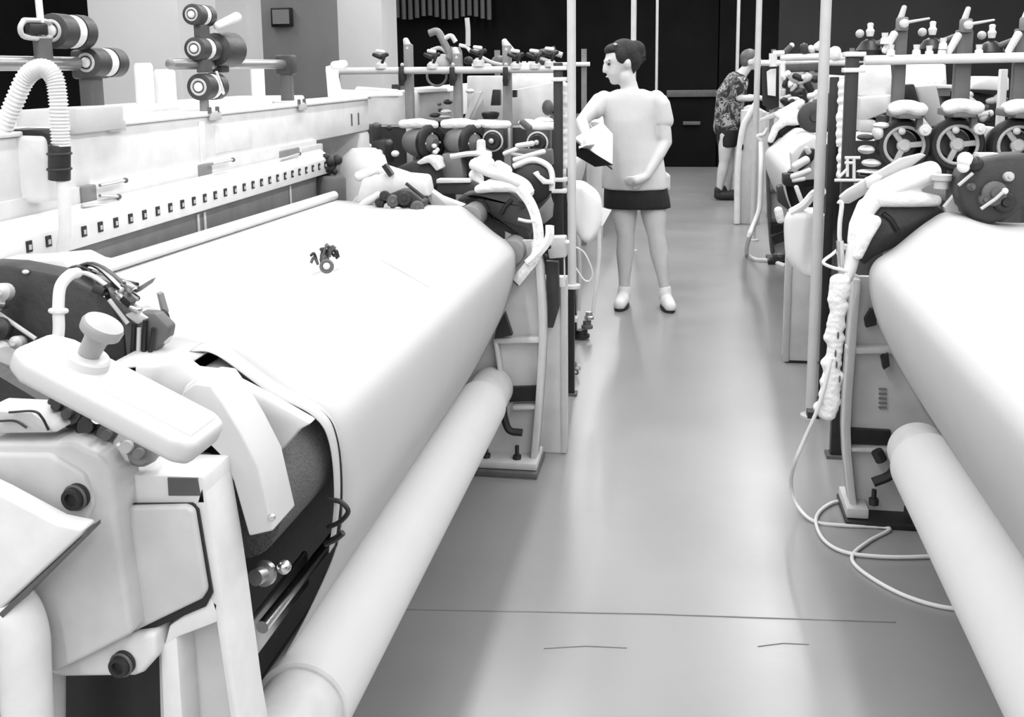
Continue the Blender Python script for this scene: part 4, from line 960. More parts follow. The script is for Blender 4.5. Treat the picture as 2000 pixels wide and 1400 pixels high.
MB().tube(bez([(-.545, 5.3, .16), (-.54, 5.3, .4), (-.56, 5.3, .7)], 6), .012, 8).build('side_pipe', 'light_grey', L2)
MB().box((-1.62, 5.0, 1.16), (-1.34, 8.0, 1.33)).build('harness_beam', 'white_paint', L2, bevel=.01)
YS2 = 4.9
s2 = thing('feeder_stand', (-1.2, YS2, 0), 'tube stand with grey posts and black clamps on the second left loom', 'feeder stand', 'weft feeder stands')
a, b = P(638, 139, YS2), P(1082, 137, YS2)
MB().cyl((a.x, YS2, a.z), (b.x, YS2, a.z-.004), .017, n=16).build('top_tube', 'pole', s2)
MB().box((-1.9, YS2+.03, 0), (-.6, YS2+.2, .05)).build('stand_base', 'dark_grey', s2, bevel=.005)
for (x, yt) in ((797, 78), (893, 96), (990, 80)):
    p = P(x, yt, YS2+.05)
    MB().box((p.x-.021, YS2+.03, .05), (p.x+.021, YS2+.07, p.z-.02)).build('post', 'mid_grey', s2, bevel=.006)
    MB().box((p.x-.016, YS2+.02, .6), (p.x+.016, YS2+.03, P(x, 250, YS2).z)).build('post_sleeve', 'light_grey', s2, bevel=.004)
    MB().chain([(V((p.x, YS2+.05, p.z-.04)), .022), (V((p.x-.012, YS2+.05, p.z)), .014)]).build('post_cap', 'cast_grey', s2)
for x in (785, 884, 988):
    p = P(x, 143, YS2-.01)
    MB().box((p.x-.012, YS2-.03, p.z-.035), (p.x+.012, YS2+.03, p.z+.03)).build('tube_clamp', 'black', s2, bevel=.004)
    MB().ell((p.x, YS2, p.z+.04), .010, seg=8).build('clamp_knob', 'light_grey', s2)
    MB().lathe((p.x, YS2-.02, p.z-.06), (0, 0, 1), [(0, .012), (.03, .016)], 8).build('clamp_screw', 'black', s2)
q = random.Random(21)
for (x, y, kind) in ((745, 112, 0), (845, 112, 0), (935, 105, 1), (1008, 112, 1), (1045, 112, 1), (1075, 108, 1)):
    p = P(x, y+18, YS2)
    MB().lathe(p+V((0, 0, -.01)), (0, 0, 1), [(0, .03), (.02, .028), (.03, .018), (.035, .012)], 12).build('tension_base', 'cream_and_shade_paint', s2)
    for sx in (-1, 1):
        MB().chain([(p+V((0, -.01, .045)), .012), (p+V((sx*.034, -.01, .058)), .010)]).build('wing_nut', 'black', s2)
    MB().chain([(p+V((.022, -.015, .05)), .008), (p+V((.008, -.015, .015)), .007)]).build('wing_lever', 'black', s2)
    MB().chain([(p+V((-.02, 0, .075)), .009), (p+V((.012, 0, .07)), .010)]).build('wing_top', 'white_paint', s2)
# tall grey tension levers
for (pts, r, m) in ((((838, 65), (855, 62), (868, 85), (885, 120)), .018, 'mid_grey'), (((862, 80), (880, 70), (890, 82)), .012, 'cast_grey'), (((842, 98), (860, 94), (880, 108)), .010, 'light_grey'),
                    (((880, 115), (890, 100), (893, 130)), .03, 'mid_grey'), (((897, 88), (912, 92), (920, 100), (938, 96)), .009, 'white_paint'), (((940, 112), (960, 122), (985, 128)), .010, 'light_grey'), (((1045, 100), (1055, 112), (1078, 122)), .009, 'white_paint'), (((1052, 105), (1085, 98)), .02, 'dark_cast'), (((1080, 102), (1098, 108)), .014, 'light_grey'), (((985, 82), (1000, 100)), .016, 'cast_grey'), (((912, 35), (914, 60), (914, 90)), .012, 'light_grey')):
    MB().tube(bez([P(x, y, YS2+.08) for x, y in pts], 5) if len(pts) > 2 else [P(x, y, YS2+.08) for x, y in pts], r, 10).build('tension_lever', m, s2)
for (x, y, r) in ((915, 118, .02), (1060, 120, .02), (865, 125, .05), (975, 122, .035)):
    MB().ell(P(x, y, YS2+.12), (r*1.2, r, r), seg=12).build('tension_body', q.choice(['dark_cast', 'dark_grey', 'light_grey']), s2)
MB().torus(P(853, 148, YS2+.15), (0, 1, 0), .05, .006, 24, 6).build('yarn_ring', 'mid_grey', s2)
# drum feeders
def drum_feeder(loc, label):
    t = thing('drum_feeder', loc, label, 'weft feeder', 'drum feeders on the second left loom'); o = V(loc)
    ax = V((.82, -.55, .0)).normalized()
    MB().lathe(o-ax*.10, ax, [(0, .03), (.02, .055), (.06, .068), (.15, .072)], 28).build('drum', 'mid_grey', t)
    MB().lathe(o+ax*.05, ax, [(0, .07), (0, .082), (.006, .088), (.028, .088), (.034, .08), (.034, .05)], 32, cap=False).build('rim', 'black', t)
    MB().lathe(o+ax*.05, ax, [(0, .05), (.03, .045), (.05, .02)], 18).build('hub', 'dark_grey', t)
    for k in range(4):
        a = k*PI/2; d = V((0, 0, 1))*math.cos(a) + ax.cross(V((0, 0, 1)))*math.sin(a)
        MB().cyl(o+ax*.08, o+ax*.075+d*.075, .006, n=6).build('spoke', 'white_paint', t)
    MB().ell(o+ax*.09+V((.02, -.02, -.03)), .012, seg=8).build('eyelet', 'white_paint', t)
    mb = MB(); mb.chain([(o+V((-.09, -.02, .088)), .022), (o+V((.0, -.02, .092)), .026), (o+V((.08, -.03, .085)), .02)])
    mb.build('lint_cap', 'lint', t, remesh=.008, smooth_it=4)
    return t
drum_feeder(P(823, 278, YS2-.12), 'grey drum feeder with black rim beside the leftmost grey post')
drum_feeder(P(905, 278, YS2-.12), 'grey drum feeder with black rim between the second and third grey posts')
# square feeders
def box_feeder(x, y, label):
    o = P(x, y, YS2-.08); t = thing('box_feeder', o, label, 'weft feeder', 'box feeders on the second left loom')
    MB().box(o+V((-.055, -.04, -.05)), o+V((.055, .08, .055))).build('feeder_case', 'dark_cast', t, bevel=.01)
    MB().lathe(o+V((.0, -.04, -.005)), (.1, -1, 0), [(0, .04), (.02, .04), (.026, .034), (.026, .016), (.035, .012)], 20).build('feeder_drum', 'black', t)
    MB().ell(o+V((0, -.075, -.003)), .013, seg=10).build('drum_boss', 'light_grey', t)
    MB().torus(o+V((0, -.042, -.005)), (0, 1, 0), .047, .005, 24, 6).build('drum_ring', 'cast_grey', t)
    mb = MB(); mb.chain([(o+V((-.07, -.02, .075)), .022), (o+V((.0, -.02, .07)), .024), (o+V((.075, -.03, .072)), .02)])
    mb.build('lint_cap', 'lint', t, remesh=.008, smooth_it=4)
    return t
box_feeder(965, 272, 'dark box feeder left of the third grey post under white lint')
box_feeder(1052, 275, 'dark box feeder beside the black clipped post on the left')
# lower castings and white domes below the feeders
for (x, y, r) in ((722, 260, .05), (745, 290, .04)):
    MB().box(P(x-20, y-15, 4.75), P(x+25, y+25, 4.9)).build('valve_block', 'dark_cast', s2, bevel=.006)
for (x, y, rx, m) in ((712, 250, .02, 'black'), (735, 245, .02, 'dark_grey'), (720, 285, .016, 'white_paint'), (740, 298, .02, 'white_paint'), (760, 278, .018, 'dark_grey'), (760, 250, .016, 'black'), (772, 300, .02, 'lint'), (855, 312, .03, 'lint'), (848, 285, .014, 'white_paint'), (850, 297, .014, 'lint'), (735, 318, .05, 'lint')):
    MB().ell(P(x, y, 4.70), (rx, rx, rx*.8), seg=10).build('valve_fitting', m, s2)
for (pts, Y, d, m, nm, bv) in (([(775, 325), (805, 315), (835, 312), (855, 335), (858, 362), (830, 372), (790, 370), (765, 345)], 4.6, .12, 'dark_cast', 'drive_case', .02),
        ([(812, 318), (830, 305), (850, 308), (860, 330), (852, 335), (838, 318), (820, 322)], 4.55, .12, 'lint', 'case_cap', .008),
        ([(855, 355), (920, 352), (935, 362), (930, 380), (850, 380)], 4.4, .1, 'dark_cast', 'cross_bar', .01),
        ([(852, 350), (918, 350), (918, 357), (852, 358)], 4.38, .06, 'white_paint', 'cross_plate', .003),
        ([(862, 300), (900, 300), (905, 350), (862, 350)], 4.7, .1, 'mid_grey', 'gear_case', .01),
        ([(1000, 292), (1075, 292), (1078, 325), (1000, 330)], 4.7, .1, 'dark_grey', 'gear_case', .01)):
    plate(pts, Y, d).build(nm, m, s2, bevel=bv)
plate([(700, 248), (1092, 250), (1092, 350), (700, 350)], 5.02, .04).build('dark_backing', 'dark_cast', s2)  # added dark sheet to deepen the shade between the feeders
MB().lathe(P(940, 302, 4.5), (0, 0, 1), [(0, .05), (.012, .048), (.02, .022), (.06, .020), (.068, .012)], 16).build('oil_cap', 'white_paint', s2)
MB().tube(bez([P(880, 306, 4.4), P(925, 300, 4.4), P(960, 308, 4.4)], 6), .012, 8).build('oil_tray', 'white_paint', s2)
for (x0, y0, x1, y1, r, m) in ((1005, 312, 1062, 296, .012, 'lint'), (1000, 300, 1050, 310, .008, 'light_grey'), (1010, 285, 1040, 280, .012, 'white_paint'), (985, 300, 1010, 290, .01, 'lint'), (1015, 322, 1040, 318, .012, 'cast_grey'), (1020, 238, 1034, 250, .015, 'dark_grey')):
    MB().chain([(P(x0, y0, 4.5), r), (P(x1, y1, 4.5), r)]).build('thread_arm', m, s2)
# white panels, sheets and yarn cones at the back of that stand
bk2 = thing('warp_beam_unit', (-1.1, 5.3, 0), 'white panelled rear unit behind the grey posts of the second left loom', 'machine unit')
plate([(808, 178), (880, 178), (880, 195), (870, 238), (806, 238)], 5.15, .2).build('side_panel', 'cream_and_shade_paint', bk2, bevel=.008)
plate([(808, 172), (872, 172), (880, 178), (808, 182)], 5.1, .3).build('panel_lid', 'white_paint', bk2, bevel=.004)
plate([(912, 148), (985, 148), (985, 240), (912, 232)], 5.2, .06).build('side_panel', 'white_paint', bk2, bevel=.006)
plate([(1000, 176), (1080, 160), (1080, 205), (1065, 240), (1000, 245)], 5.2, .1).build('side_panel', 'white_paint', bk2, bevel=.006)
plate([(1000, 148), (1080, 150), (1080, 178), (1000, 182)], 5.4, .1).build('top_panel', 'white_paint', bk2, bevel=.006)
plate([(918, 198), (928, 180), (942, 178), (915, 235), (905, 235)], 5.05, .03).build('brace', 'white_paint', bk2, bevel=.004)
plate([(930, 215), (945, 190), (948, 235), (925, 238)], 5.1, .03).build('brace_web', 'light_grey', bk2, bevel=.004)
plate([(962, 175), (976, 175), (976, 206), (958, 206)], 5.0, .05).build('relay', 'black', bk2, bevel=.003)
plate([(1001, 176), (1009, 176), (1009, 190), (1001, 190)], 5.0, .03).build('relay', 'black', bk2)
MB().lathe(P(958, 232, 5.0), (0, 0, 1), [(0, .035), (.02, .045), (.03, .045), (.035, .03)], 16).build('sensor_cap', 'rubber', bk2)
for (x, y, rx, rz_, m) in ((875, 199, .024, .014, 'black'), (858, 203, .010, .010, 'dark_grey'), (870, 218, .03, .012, 'white_paint'), (850, 225, .03, .012, 'dark_cast'), (868, 228, .03, .010, 'cast_grey'), (860, 215, .012, .01, 'black'), (878, 178, .012, .01, 'white_paint'), (918, 178, .022, .012, 'white_paint'), (1070, 210, .03, .04, 'dark_grey'), (1030, 240, .05, .02, 'lint'), (1062, 236, .05, .02, 'lint')):
    MB().ell(P(x, y, 5.02), (rx, .03, rz_), seg=10).build('fitting', m, bk2)
plate([(765, 165), (782, 165), (784, 245), (765, 245)], 5.3, .1).build('dark_cover', 'black', bk2)
MB().box((-1.85, 5.1, .05), (-.75, 5.3, .9)).build('rear_body', 'dark_cast', bk2, bevel=.02)
MB().chain([(P(700, 178, 5.0), .024), (P(775, 182, 5.0), .02)]).build('end_tube', 'white_paint', bk2)
for i in range(6):
    x = 1012+i*12; p = P(x, 165, 5.6)
    dup(cone0, (p.x, 5.6, P(x, 172, 5.6).z), f'white yarn cone on the second left loom, {ORD[5-i]} to the left of the person', 'yarn cones left of the person in white', scale=1.2)
# ================================================================== second loom on the right
R2 = thing('weaving_loom', (1.2, 6.4, 0), 'weaving loom with white cloth behind the thick pole on the right', 'loom', 'weaving looms')
w4 = web(farR, 5.75, farR, 7.25, 'woven_cloth', ''); tag(w4, 'white cloth on the second right loom, seen behind the thick pole', 'cloth')
MB().box((.92, 5.4, .05), (1.9, 7.5, .9)).build('machine_body', 'dark_cast', R2, bevel=.02)
fr2 = [(1497, 300), (1496, 340), (1497, 380), (1499, 430), (1503, 480), (1505, 494)]
sf2 = cast_frame(R2, True, 7.7, fr2, 1.9, [(1498, 372, 1560, 372, .02), (1500, 430, 1560, 432, .02)], None, mplate='cast_grey', medge='dark_grey')
MB().box((P(1500, 494, 7.6).x, 7.55, 0), (1.9, 7.8, .03)).build('base_plate', 'black', sf2)
plate([(1505, 438), (1530, 440), (1530, 455), (1505, 455)], 7.6, .05).build('rubber_hose', 'black', sf2)
plate([(1506, 462), (1532, 452), (1536, 470), (1512, 478)], 7.55, .05).build('rubber_hose', 'rubber', sf2)
arm_casting(R2, [(1500, 280), (1508, 262), (1520, 248), (1545, 236), (1562, 238), (1548, 252), (1520, 272), (1503, 288)], 7.3, [(1518, 250), (1522, 258), (1526, 268)])
MB().lathe(P(1588, 228, 6.9), (0, -1, 0), [(0, .1), (.06, .1), (.07, .085), (.07, .03), (.09, .025)], 24).build('temple_disc', 'dark_cast', R2)
mb = MB(); mb.chain([(P(1505, 275, 7.25), .025), (P(1515, 250, 7.25), .03), (P(1545, 228, 7.25), .035), (P(1565, 222, 7.25), .03)]); mb.chain([(P(1530, 235, 7.25), .035), (P(1552, 238, 7.25), .03), (P(1560, 240, 7.25), .02)]); mb.chain([(P(1520, 225, 7.3), .03), (P(1550, 208, 7.3), .03), (P(1565, 200, 7.3), .03)])
mb.build('lint_wrap', 'lint', R2, remesh=.012, smooth_it=4)
plate([(1482, 238), (1485, 232), (1545, 205), (1560, 206), (1510, 232)], 7.4, .04).build('shed_lever', 'light_grey', R2, bevel=.004)
for (pts, Y, d, m, nm) in (([(1545, 300), (1560, 285), (1590, 268), (1600, 275), (1600, 350), (1570, 352), (1548, 335)], 5.6, .1, 'cast_grey', 'end_hood'), ([(1560, 312), (1572, 292), (1592, 290), (1590, 312), (1575, 325), (1560, 338)], 5.55, .05, 'black', 'hood_opening'), ([(1530, 340), (1605, 335), (1605, 360), (1565, 368), (1530, 362)], 5.7, .1, 'black', 'drive_case'), ([(1518, 365), (1560, 355), (1605, 352), (1605, 400), (1545, 415), (1520, 395)], 5.9, .1, 'dark_cast', 'drive_case')):
    plate(pts, Y, d).build(nm, m, R2, bevel=.008)
for (x0, y0, x1, y1, r, m) in ((1553, 325, 1575, 312, .022, 'white_paint'), (1548, 345, 1580, 333, .016, 'white_paint'), (1550, 352, 1570, 349, .012, 'white_paint'), (1555, 365, 1565, 392, .012, 'white_paint'), (1575, 290, 1580, 298, .014, 'light_grey'), (1520, 410, 1525, 430, .022, 'lint')):
    MB().chain([(P(x0, y0, 5.5), r), (P(x1, y1, 5.5), r)]).build('fitting', m, R2)
cb = thing('hanging_cable', P(1470, 500, 7.0), 'white cable hanging in front of the second right loom and looping to the floor', 'cable')
MB().tube(bez([P(1486, 278, 7.5), P(1487, 330, 7.4), P(1484, 400, 7.3), P(1476, 430, 7.2), P(1462, 465, 7.0), PZ(1458, 495, .02), PZ(1475, 507, .01), PZ(1505, 510, .01), PZ(1535, 520, .01)], 8), .018, 10).build('cable_drop', 'cable', cb)
MB().tube(bez([P(1486, 275, 7.5), P(1480, 266, 7.5), P(1492, 262, 7.5), P(1500, 250, 7.5)], 6), .014, 8).build('cable_top', 'cable', cb)
s4 = thing('feeder_stand', (1.1, 7.9, 0), 'white tube frame of the feeder stand beside the bending person', 'feeder stand', 'weft feeder stands')
for (x0, y0, x1, y1, r) in ((1524, 113, 1625, 110, .026), (1486, 123, 1534, 123, .022), (1528, 125, 1528, 210, .024), (1510, 105, 1532, 104, .022), (1510, 104, 1510, 130, .03), (1618, 122, 1660, 122, .024)):
    MB().cyl(P(x0, y0, 7.9), P(x1, y1, 7.9), r, n=12).build('frame_tube', 'white_paint', s4)
MB().box((P(1528, 0, 7.9).x-.02, 7.88, 0), (P(1528, 0, 7.9).x+.02, 7.92, .95)).build('frame_leg', 'light_grey', s4)
plate([(1498, 140), (1506, 135), (1516, 134), (1515, 188), (1500, 186)], 7.95, .04).build('white_card', 'paper', s4, bevel=.003)
plate([(1488, 126), (1524, 126), (1524, 206), (1506, 215), (1490, 205)], 8.02, .06).build('dark_cover', 'black', s4)
for (x0, y0, x1, y1, r, m) in ((1534, 101, 1545, 90, .02, 'dark_grey'), (1546, 89, 1547, 88, .02, 'white_paint'), (1584, 96, 1585, 95, .03, 'white_paint'), (1596, 92, 1604, 86, .03, 'lint'), (1570, 90, 1572, 100, .03, 'dark_cast'), (1630, 100, 1632, 110, .045, 'lint'), (1638, 110, 1645, 112, .03, 'lint')):
    MB().chain([(P(x0, y0, 7.9), r), (P(x1, y1, 7.9), r)]).build('tension_head', m, s4)
q = random.Random(31)
for (pts, d, m) in (([(1534, 125), (1600, 122), (1600, 138), (1534, 140)], .1, 'dark_grey'), ([(1530, 142), (1570, 140), (1570, 165), (1530, 168)], .1, 'light_grey'), ([(1568, 140), (1602, 142), (1602, 195), (1580, 195)], .1, 'mid_grey'), ([(1568, 150), (1582, 155), (1598, 190), (1592, 200), (1570, 168)], .05, 'black')):
    plate(pts, 8.15 if m != 'black' else 8.05, d).build('rear_panel', m, s4, bevel=.006)
for i in range(26):
    x, y = q.uniform(1528, 1602), q.uniform(140, 215); p = P(x, y, 7.85)
    MB().chain([(p, q.uniform(.012, .03)), (p+V((q.uniform(-.07, .07), 0, q.uniform(-.05, .05))), q.uniform(.01, .025))]).build('stand_fitting', q.choice(['lint', 'white_paint', 'black', 'light_grey', 'dark_cast']), s4)
MB().box((.75, 8.0, 0), (1.9, 8.4, .9)).build('stand_base', 'dark_cast', s4, bevel=.02)
# distant looms beyond
for sx, Y0, lab in ((1, 10.3, 'far loom beyond the bending person on the right'), (-1, 8.6, 'far loom beyond the person in white on the left')):
    t = thing('weaving_loom', (sx*1.2, Y0+1, 0), lab, 'loom', 'weaving looms')
    MB().box((sx*.95, Y0, .05), (sx*1.9, Y0+2.4, .95)).build('machine_body', 'dark_cast', t, bevel=.02)
    MB().box((sx*1.35, Y0-.1, 1.16), (sx*1.6, Y0+2.6, 1.32)).build('harness_beam', 'white_paint', t, bevel=.01)
    MB().prism([(sx*.68, Y0, 0), (sx*.66, Y0, .8), (sx*.8, Y0, .98), (sx*1.8, Y0, .98), (sx*1.8, Y0, 0)], (0, .06, 0)).build('side_frame', 'cast_grey', t)
    MB().lathe((sx*.78, Y0+.1, .3), (0, 1, 0), [(0, .1), (2.0, .1)], 20).build('cloth_beam', 'cloth_roll', t)
    MB().lathe((sx*.76, Y0+.1, .85), (0, 1, 0), [(0, .13), (2.0, .13)], 20).build('covered_roller', 'cloth', t)
    MB().cyl((sx*.75, Y0-.4, 1.46), (sx*1.7, Y0-.4, 1.46), .018, n=10).build('top_tube', 'white_paint', t)
    for k in range(3): MB().box((sx*(.8+.35*k)-.02, Y0-.38, .0), (sx*(.8+.35*k)+.02, Y0-.34, 1.58)).build('post', 'mid_grey', t)

# ================================================================== people
def ring_xy(c, rx, ry, n=20, yaw=0.0):
    cy, sy = math.cos(yaw), math.sin(yaw); out = []
    for i in range(n):
        t = 2*PI*i/n; x, y = rx*math.cos(t), ry*math.sin(t)
        out.append(V(c) + V((x*cy-y*sy, x*sy+y*cy, 0)))
    return out
def hand(mb, w_, d, side, up, L=.16, curl=.35):
    # palm at the wrist w_, pointing along d; four bent fingers and a thumb
    d = V(d).normalized(); s = V(side).normalized(); n = d.cross(s).normalized(); s = n.cross(d)
    pl = L*.5
    mb.chain([(w_, .024), (w_+d*pl*.5, .03), (w_+d*pl*.9, .028)], n=10)
    for k, (off, fl) in enumerate(((-.026, .42), (-.009, .5), (.009, .47), (.025, .36))):
        b = w_+d*pl*.9+s*off; m1 = b+(d*.8+n*curl)*fl*L*.5; e = m1+(d*.5+n*(curl+.5))*fl*L*.45
        mb.chain([(b-d*.015, .0095), (m1, .009), (e, .0075)], n=8)
    tb = w_+d*pl*.35-s*.024; mb.chain([(tb, .012), (tb+d*.03-s*.026, .0105), (tb+d*.06-s*.03+n*.012, .009)], n=8)
WY = 6.12
wo = thing('person', (-.22, WY, 0), 'person in white top and black shorts holding an open folder in the aisle', 'person')
hd_c = P(1213, 122, WY)
hipL, hipR = P(1218, 378, WY), P(1272, 378, WY)
mb = MB()
# legs (viewer left then viewer right), thigh > knee > calf > ankle
kL, aL = P(1222, 462, WY-.02), P(1219, 568, WY+.0)
kR, aR = P(1282, 462, WY-.02), P(1299, 566, WY-.01)
mb.chain([(hipL+V((0, 0, .03)), .088), (hipL.lerp(kL, .5), .075), (kL, .052), (kL.lerp(aL, .3)+V((0, .012, 0)), .056), (kL.lerp(aL, .7), .038), (aL, .031), (aL+V((0, -.03, -.045)), .032)], n=18)
mb.chain([(hipR+V((0, 0, .03)), .088), (hipR.lerp(kR, .5), .075), (kR, .052), (kR.lerp(aR, .3)+V((0, .012, 0)), .056), (kR.lerp(aR, .7), .038), (aR, .031), (aR+V((0, -.03, -.045)), .032)], n=18)
# torso core, neck
tc_ = P(1238, 0, WY).x
mb.loft([ring_xy((P(1243, 380, WY).x, WY, P(1243, 380, WY).z), .165, .11), ring_xy((P(1240, 300, WY).x, WY, P(1240, 300, WY).z), .14, .095), ring_xy((P(1235, 230, WY).x, WY, P(1235, 230, WY).z), .155, .105), ring_xy((P(1232, 190, WY).x, WY, P(1232, 190, WY).z), .15, .085), ring_xy((P(1230, 176, WY).x, WY, P(1230, 176, WY).z), .07, .06)])
mb.chain([(P(1232, 185, WY), .055), (P(1228, 165, WY), .05), (P(1220, 148, WY-.01), .052)], n=16)
# head turned to the viewer's left and bowed: skull, jaw, nose, chin, ear, brow, lips
fx = V((-.90, -.36, -.26)).normalized()     # where the face looks
hu = V((-.26, -.05, .96)).normalized(); hs_ = fx.cross(hu).normalized(); hu = hs_.cross(fx)
def H(f, s, u): return hd_c + fx*f + hs_*s + hu*u
mb.ell(H(-.005, 0, .02), (.078, .094, .098), rot=Matrix((hs_, fx, hu)).transposed())
mb.chain([(H(.035, 0, -.02), .062), (H(.055, 0, -.06), .05), (H(.066, 0, -.092), .030)], n=16)
mb.chain([(H(.098, 0, .012), .012), (H(.112, 0, -.022), .014)], n=8)
mb.ell(H(.092, 0, -.055), (.02, .012, .009), rot=Matrix((hs_, fx, hu)).transposed()); mb.ell(H(.078, 0, .032), (.05, .02, .014), rot=Matrix((hs_, fx, hu)).transposed())
for s in (-1, 1): mb.ell(H(-.012, s*.078, -.012), (.012, .022, .032), rot=Matrix((hs_, fx, hu)).transposed())
# arms
shL, elL, wrL = P(1172, 197, WY-.02), P(1136, 238, WY-.16), P(1146, 268, WY-.36)
shR, elR, wrR = P(1288, 197, WY), P(1300, 278, WY-.02), P(1262, 345, WY-.14)
mb.chain([(shL, .052), (shL.lerp(elL, .5), .046), (elL, .038), (elL.lerp(wrL, .4), .036), (wrL, .026)], n=14)
mb.chain([(shR, .052), (shR.lerp(elR, .5), .047), (elR, .040), (elR.lerp(wrR, .4), .037), (wrR, .026)], n=14)
hand(mb, wrL, (.15, -.5, -.35), (1, 0, .2), None)
hand(mb, wrR, (-.75, -.45, -.25), (.1, -.3, 1), None)
mb.build('body', 'skin', wo, remesh=.0085, smooth_it=3)
# eyes, brows, lips
for s in (-1, 1):
    MB().ell(H(.084, s*.032, .012), (.013, .008, .007), rot=Matrix((hs_, fx, hu)).transposed(), seg=10).build('eye', 'hair', wo)
    MB().chain([(H(.088, s*.018, .032), .004), (H(.078, s*.05, .034), .003)], n=6).build('eyebrow', 'hair', wo)
MB().chain([(H(.104, -.016, -.056), .004), (H(.108, 0, -.055), .005), (H(.104, .016, -.056), .004)], n=6).build('lips', 'cast_grey', wo)
# hair pulled back with a loose bun
mb = MB(); Mh = Matrix((hs_, fx, hu)).transposed()
mb.ell(H(-.03, 0, .045), (.090, .092, .088), rot=Mh); mb.ell(H(-.06, 0, .01), (.080, .065, .085), rot=Mh); mb.ell(H(.03, 0, .088), (.066, .05, .034), rot=Mh)
for s in (-1, 1): mb.ell(H(-.0, s*.066, .035), (.024, .045, .05), rot=Mh)
mb.ell(P(1240, 97, WY+.03), (.062, .055, .055)); mb.ell(P(1247, 112, WY+.03), (.04, .04, .045)); mb.ell(P(1232, 130, WY+.04), (.035, .04, .05))
q = random.Random(4)
for i in range(22):
    a = P(1240+q.uniform(-8, 10), 100+q.uniform(-10, 18), WY+.02); mb.chain([(a, .012), (a+V((q.uniform(-.01, .05), q.uniform(-.03, .03), q.uniform(-.02, .04))), .007)], n=6)
mb.build('hair', 'hair', wo, remesh=.008, smooth_it=2)
MB().ell(P(1202, 87, WY-.07), (.012, .01, .008)).build('hair_clip', 'chrome', wo)
# sleeveless loose top
def zrow(y, x0, x1, d, Y=WY, n=28, fold=.0):
    a, b = P(x0, y, Y), P(x1, y, Y); c = (a+b)/2; hw = (b.x-a.x)/2; out = []
    for i in range(n):
        t = 2*PI*i/n; k = 1+fold*math.sin(7*t+.05*y)
        out.append(V((c.x+hw*math.cos(t)*k, Y+d*math.sin(t)*k, c.z)))
    return out
mb = MB()
mb.loft([zrow(368, 1176, 1306, .135, fold=.03), zrow(345, 1176, 1303, .14, fold=.025), zrow(310, 1178, 1296, .135, fold=.015), zrow(270, 1180, 1286, .125, fold=.01), zrow(235, 1179, 1284, .12), zrow(208, 1174, 1290, .105), zrow(193, 1176, 1288, .098), zrow(182, 1186, 1278, .088), zrow(174, 1204, 1258, .075)])
mb.chain([(P(1182, 196, WY-.01), .062), (P(1172, 202, WY-.03), .058), (P(1160, 216, WY-.06), .058)], n=14)
mb.chain([(P(1278, 194, WY), .062), (P(1289, 206, WY), .063), (P(1296, 238, WY), .062)], n=14)
mb.chain([(P(1300, 345, WY+.02), .03), (P(1305, 372, WY+.02), .012)], n=8)
mb.build('blouse', 'blouse', wo, remesh=.009, smooth_it=2)
mb = MB(); mb.loft([zrow(405, 1179, 1311, .125), zrow(385, 1179, 1308, .13), zrow(362, 1180, 1302, .125), zrow(340, 1186, 1296, .11)])
mb.build('shorts', 'shorts', wo, remesh=.01, smooth_it=2)
for (a, px, tx) in ((aL, 1219, -.02), (aR, 1301, .035)):
    mb = MB(); f = V((a.x, a.y-.02, 0))
    mb.chain([(V((f.x, f.y+.055, .048)), .038), (V((f.x+tx*.4, f.y-.03, .048)), .042), (V((f.x+tx, f.y-.115, .036)), .036)], n=14)
    mb.chain([(V((a.x, a.y+.0, .07)), .042), (V((a.x, a.y, .115)), .038)], n=14)
    sh = mb.build('shoe', 'shoe_white', wo, remesh=.008, smooth_it=3)
    MB().loft([[V((f.x+tx*k+math.cos(t)*.043, f.y-.03+math.sin(t)*.115, z)) for t in [2*PI*i/18 for i in range(18)] for k in [.5-.5*math.sin(t)]] for z in (0.001, .016)]).build('sole', 'rubber', sh)
# open folder: dark cover with white sheets, held tilted towards the face
fo = thing('folder', P(1160, 300, WY-.42), 'open folder with white pages and black cover held by the person in white', 'folder')
Yf = WY-.36
pA, pB, pC, pD = P(1124, 268, Yf-.05), P(1176, 238, Yf+.10), P(1197, 262, Yf+.10), P(1196, 322, Yf-.05)
pE = P(1124, 278, Yf-.05)
MB().prism([pA, pB, pC, pD], (.0, -.006, -.008)).build('page', 'paper', fo)
MB().prism([p+V((0, .0, -.010)) for p in (pA, pB, pC, pD)], (0, .006, -.012)).build('page_stack', 'paper', fo)
MB().prism([P(1124, 277, Yf-.07), P(1197, 322, Yf-.07), P(1162, 326, Yf-.05), P(1126, 305, Yf-.05)], (0, .02, 0)).build('cover', 'black', fo)
MB().prism([p+V((0, .004, -.024)) for p in (pA, pB, pC, pD)], (0, .004, -.006)).build('cover', 'black', fo)

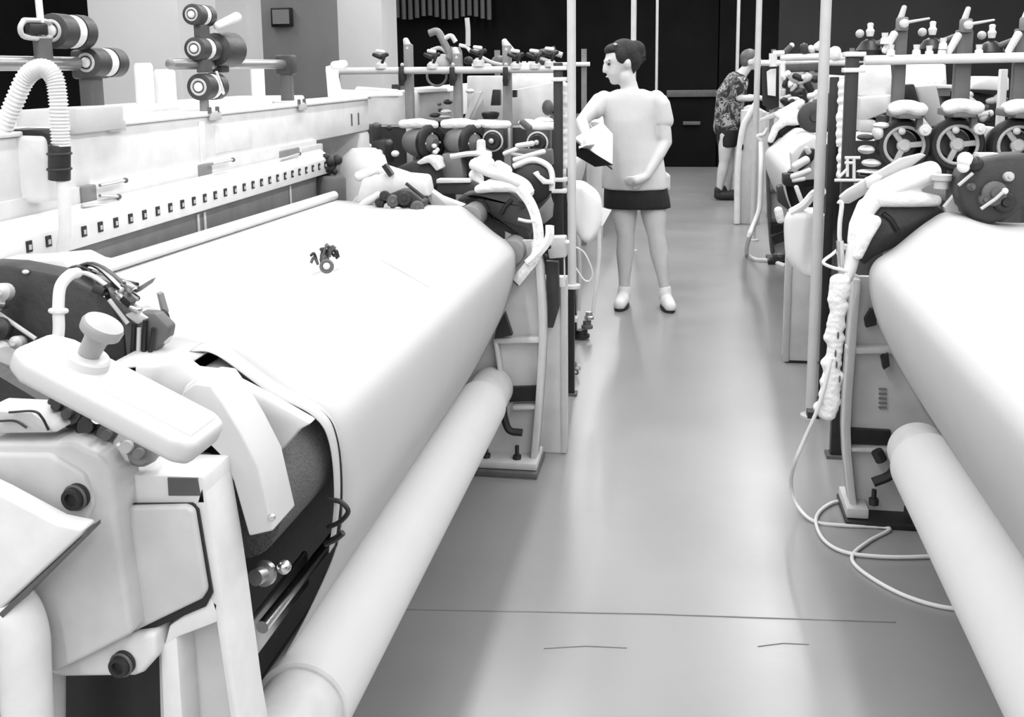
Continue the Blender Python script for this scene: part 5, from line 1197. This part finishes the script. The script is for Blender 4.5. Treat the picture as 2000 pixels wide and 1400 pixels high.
# bending person far down the aisle
MY = 11.3
mn = thing('person', (.45, MY, 0), 'person in camouflage shirt and dark shorts bending over a far loom', 'person')
mb = MB()
hm = P(1466, 120, MY)
mb.ell(hm+V((.01, 0, .02)), (.10, .078, .105)); mb.chain([(hm+V((.05, 0, -.03)), .06), (hm+V((.075, 0, -.085)), .035)], n=12); mb.chain([(hm+V((.105, 0, .0)), .014), (hm+V((.115, 0, -.03)), .014)], n=8)
mb.ell(hm+V((-.01, -.078, -.01)), (.022, .012, .032))
mb.chain([(P(1444, 150, MY), .065), (P(1456, 136, MY), .055), (hm, .05)], n=12)
mb.chain([(P(1422, 265, MY), .11), (P(1424, 220, MY), .12), (P(1430, 180, MY), .14), (P(1440, 158, MY), .11)], n=16)
for dy, (kx, ky, ax_, ay_) in ((.09, (1424, 318, 1420, 372)), (-.08, (1414, 318, 1405, 370))):
    h_ = P(1420, 262, MY+dy); k_ = P(kx, ky, MY+dy); a_ = P(ax_, ay_, MY+dy)
    mb.chain([(h_, .085), (h_.lerp(k_, .5), .078), (k_, .055), (k_.lerp(a_, .3), .058), (a_, .036)], n=12)
for dy in (-.17, .15):
    s_, e_, w__ = P(1438, 162, MY+dy), P(1445, 192, MY+dy*1.1), P(1482, 190, MY+dy*.8)
    mb.chain([(s_, .058), (e_, .045), (e_.lerp(w__, .5), .04), (w__, .028)], n=12); hand(mb, w__, (1, 0, -.3), (0, 1, 0), None, L=.17)
mb.build('body', 'skin', mn, remesh=.014, smooth_it=2)
mb = MB(); mb.ell(hm+V((-.015, 0, .045)), (.1, .084, .09)); mb.ell(hm+V((-.05, 0, .0)), (.06, .078, .07)); mb.build('hair', 'dark_grey', mn, remesh=.012, smooth_it=2)
MB().ell(hm+V((.088, -.03, .01)), (.01, .014, .008), seg=8).build('eye', 'hair', mn)
mb = MB(); mb.chain([(P(1420, 250, MY), .15), (P(1423, 220, MY), .148), (P(1428, 185, MY), .16), (P(1440, 158, MY), .125)], n=18)
for dy in (-.17, .15): mb.chain([(P(1438, 160, MY+dy), .078), (P(1441, 180, MY+dy), .075)], n=12)
mb.build('camouflage_shirt', 'camo_cloth', mn, remesh=.014, smooth_it=2)
mb = MB(); mb.loft([zrow(252, 1400, 1448, .17, MY), zrow(270, 1399, 1444, .17, MY), zrow(286, 1401, 1438, .17, MY)]); mb.build('shorts', 'shorts', mn, remesh=.015, smooth_it=1)
for dy, x0 in ((.09, 1424), (-.08, 1410)):
    f = PZ(x0, 386, 0); f.y = MY+dy
    mb = MB(); mb.chain([(V((f.x-.06, f.y, .05)), .045), (V((f.x+.03, f.y, .05)), .048), (V((f.x+.13, f.y, .04)), .038)], n=12); mb.chain([(V((f.x-.05, f.y, .05)), .045), (V((f.x-.05, f.y, .12)), .042)], n=10)
    mb.build('shoe', 'rubber', mn, remesh=.012, smooth_it=2)
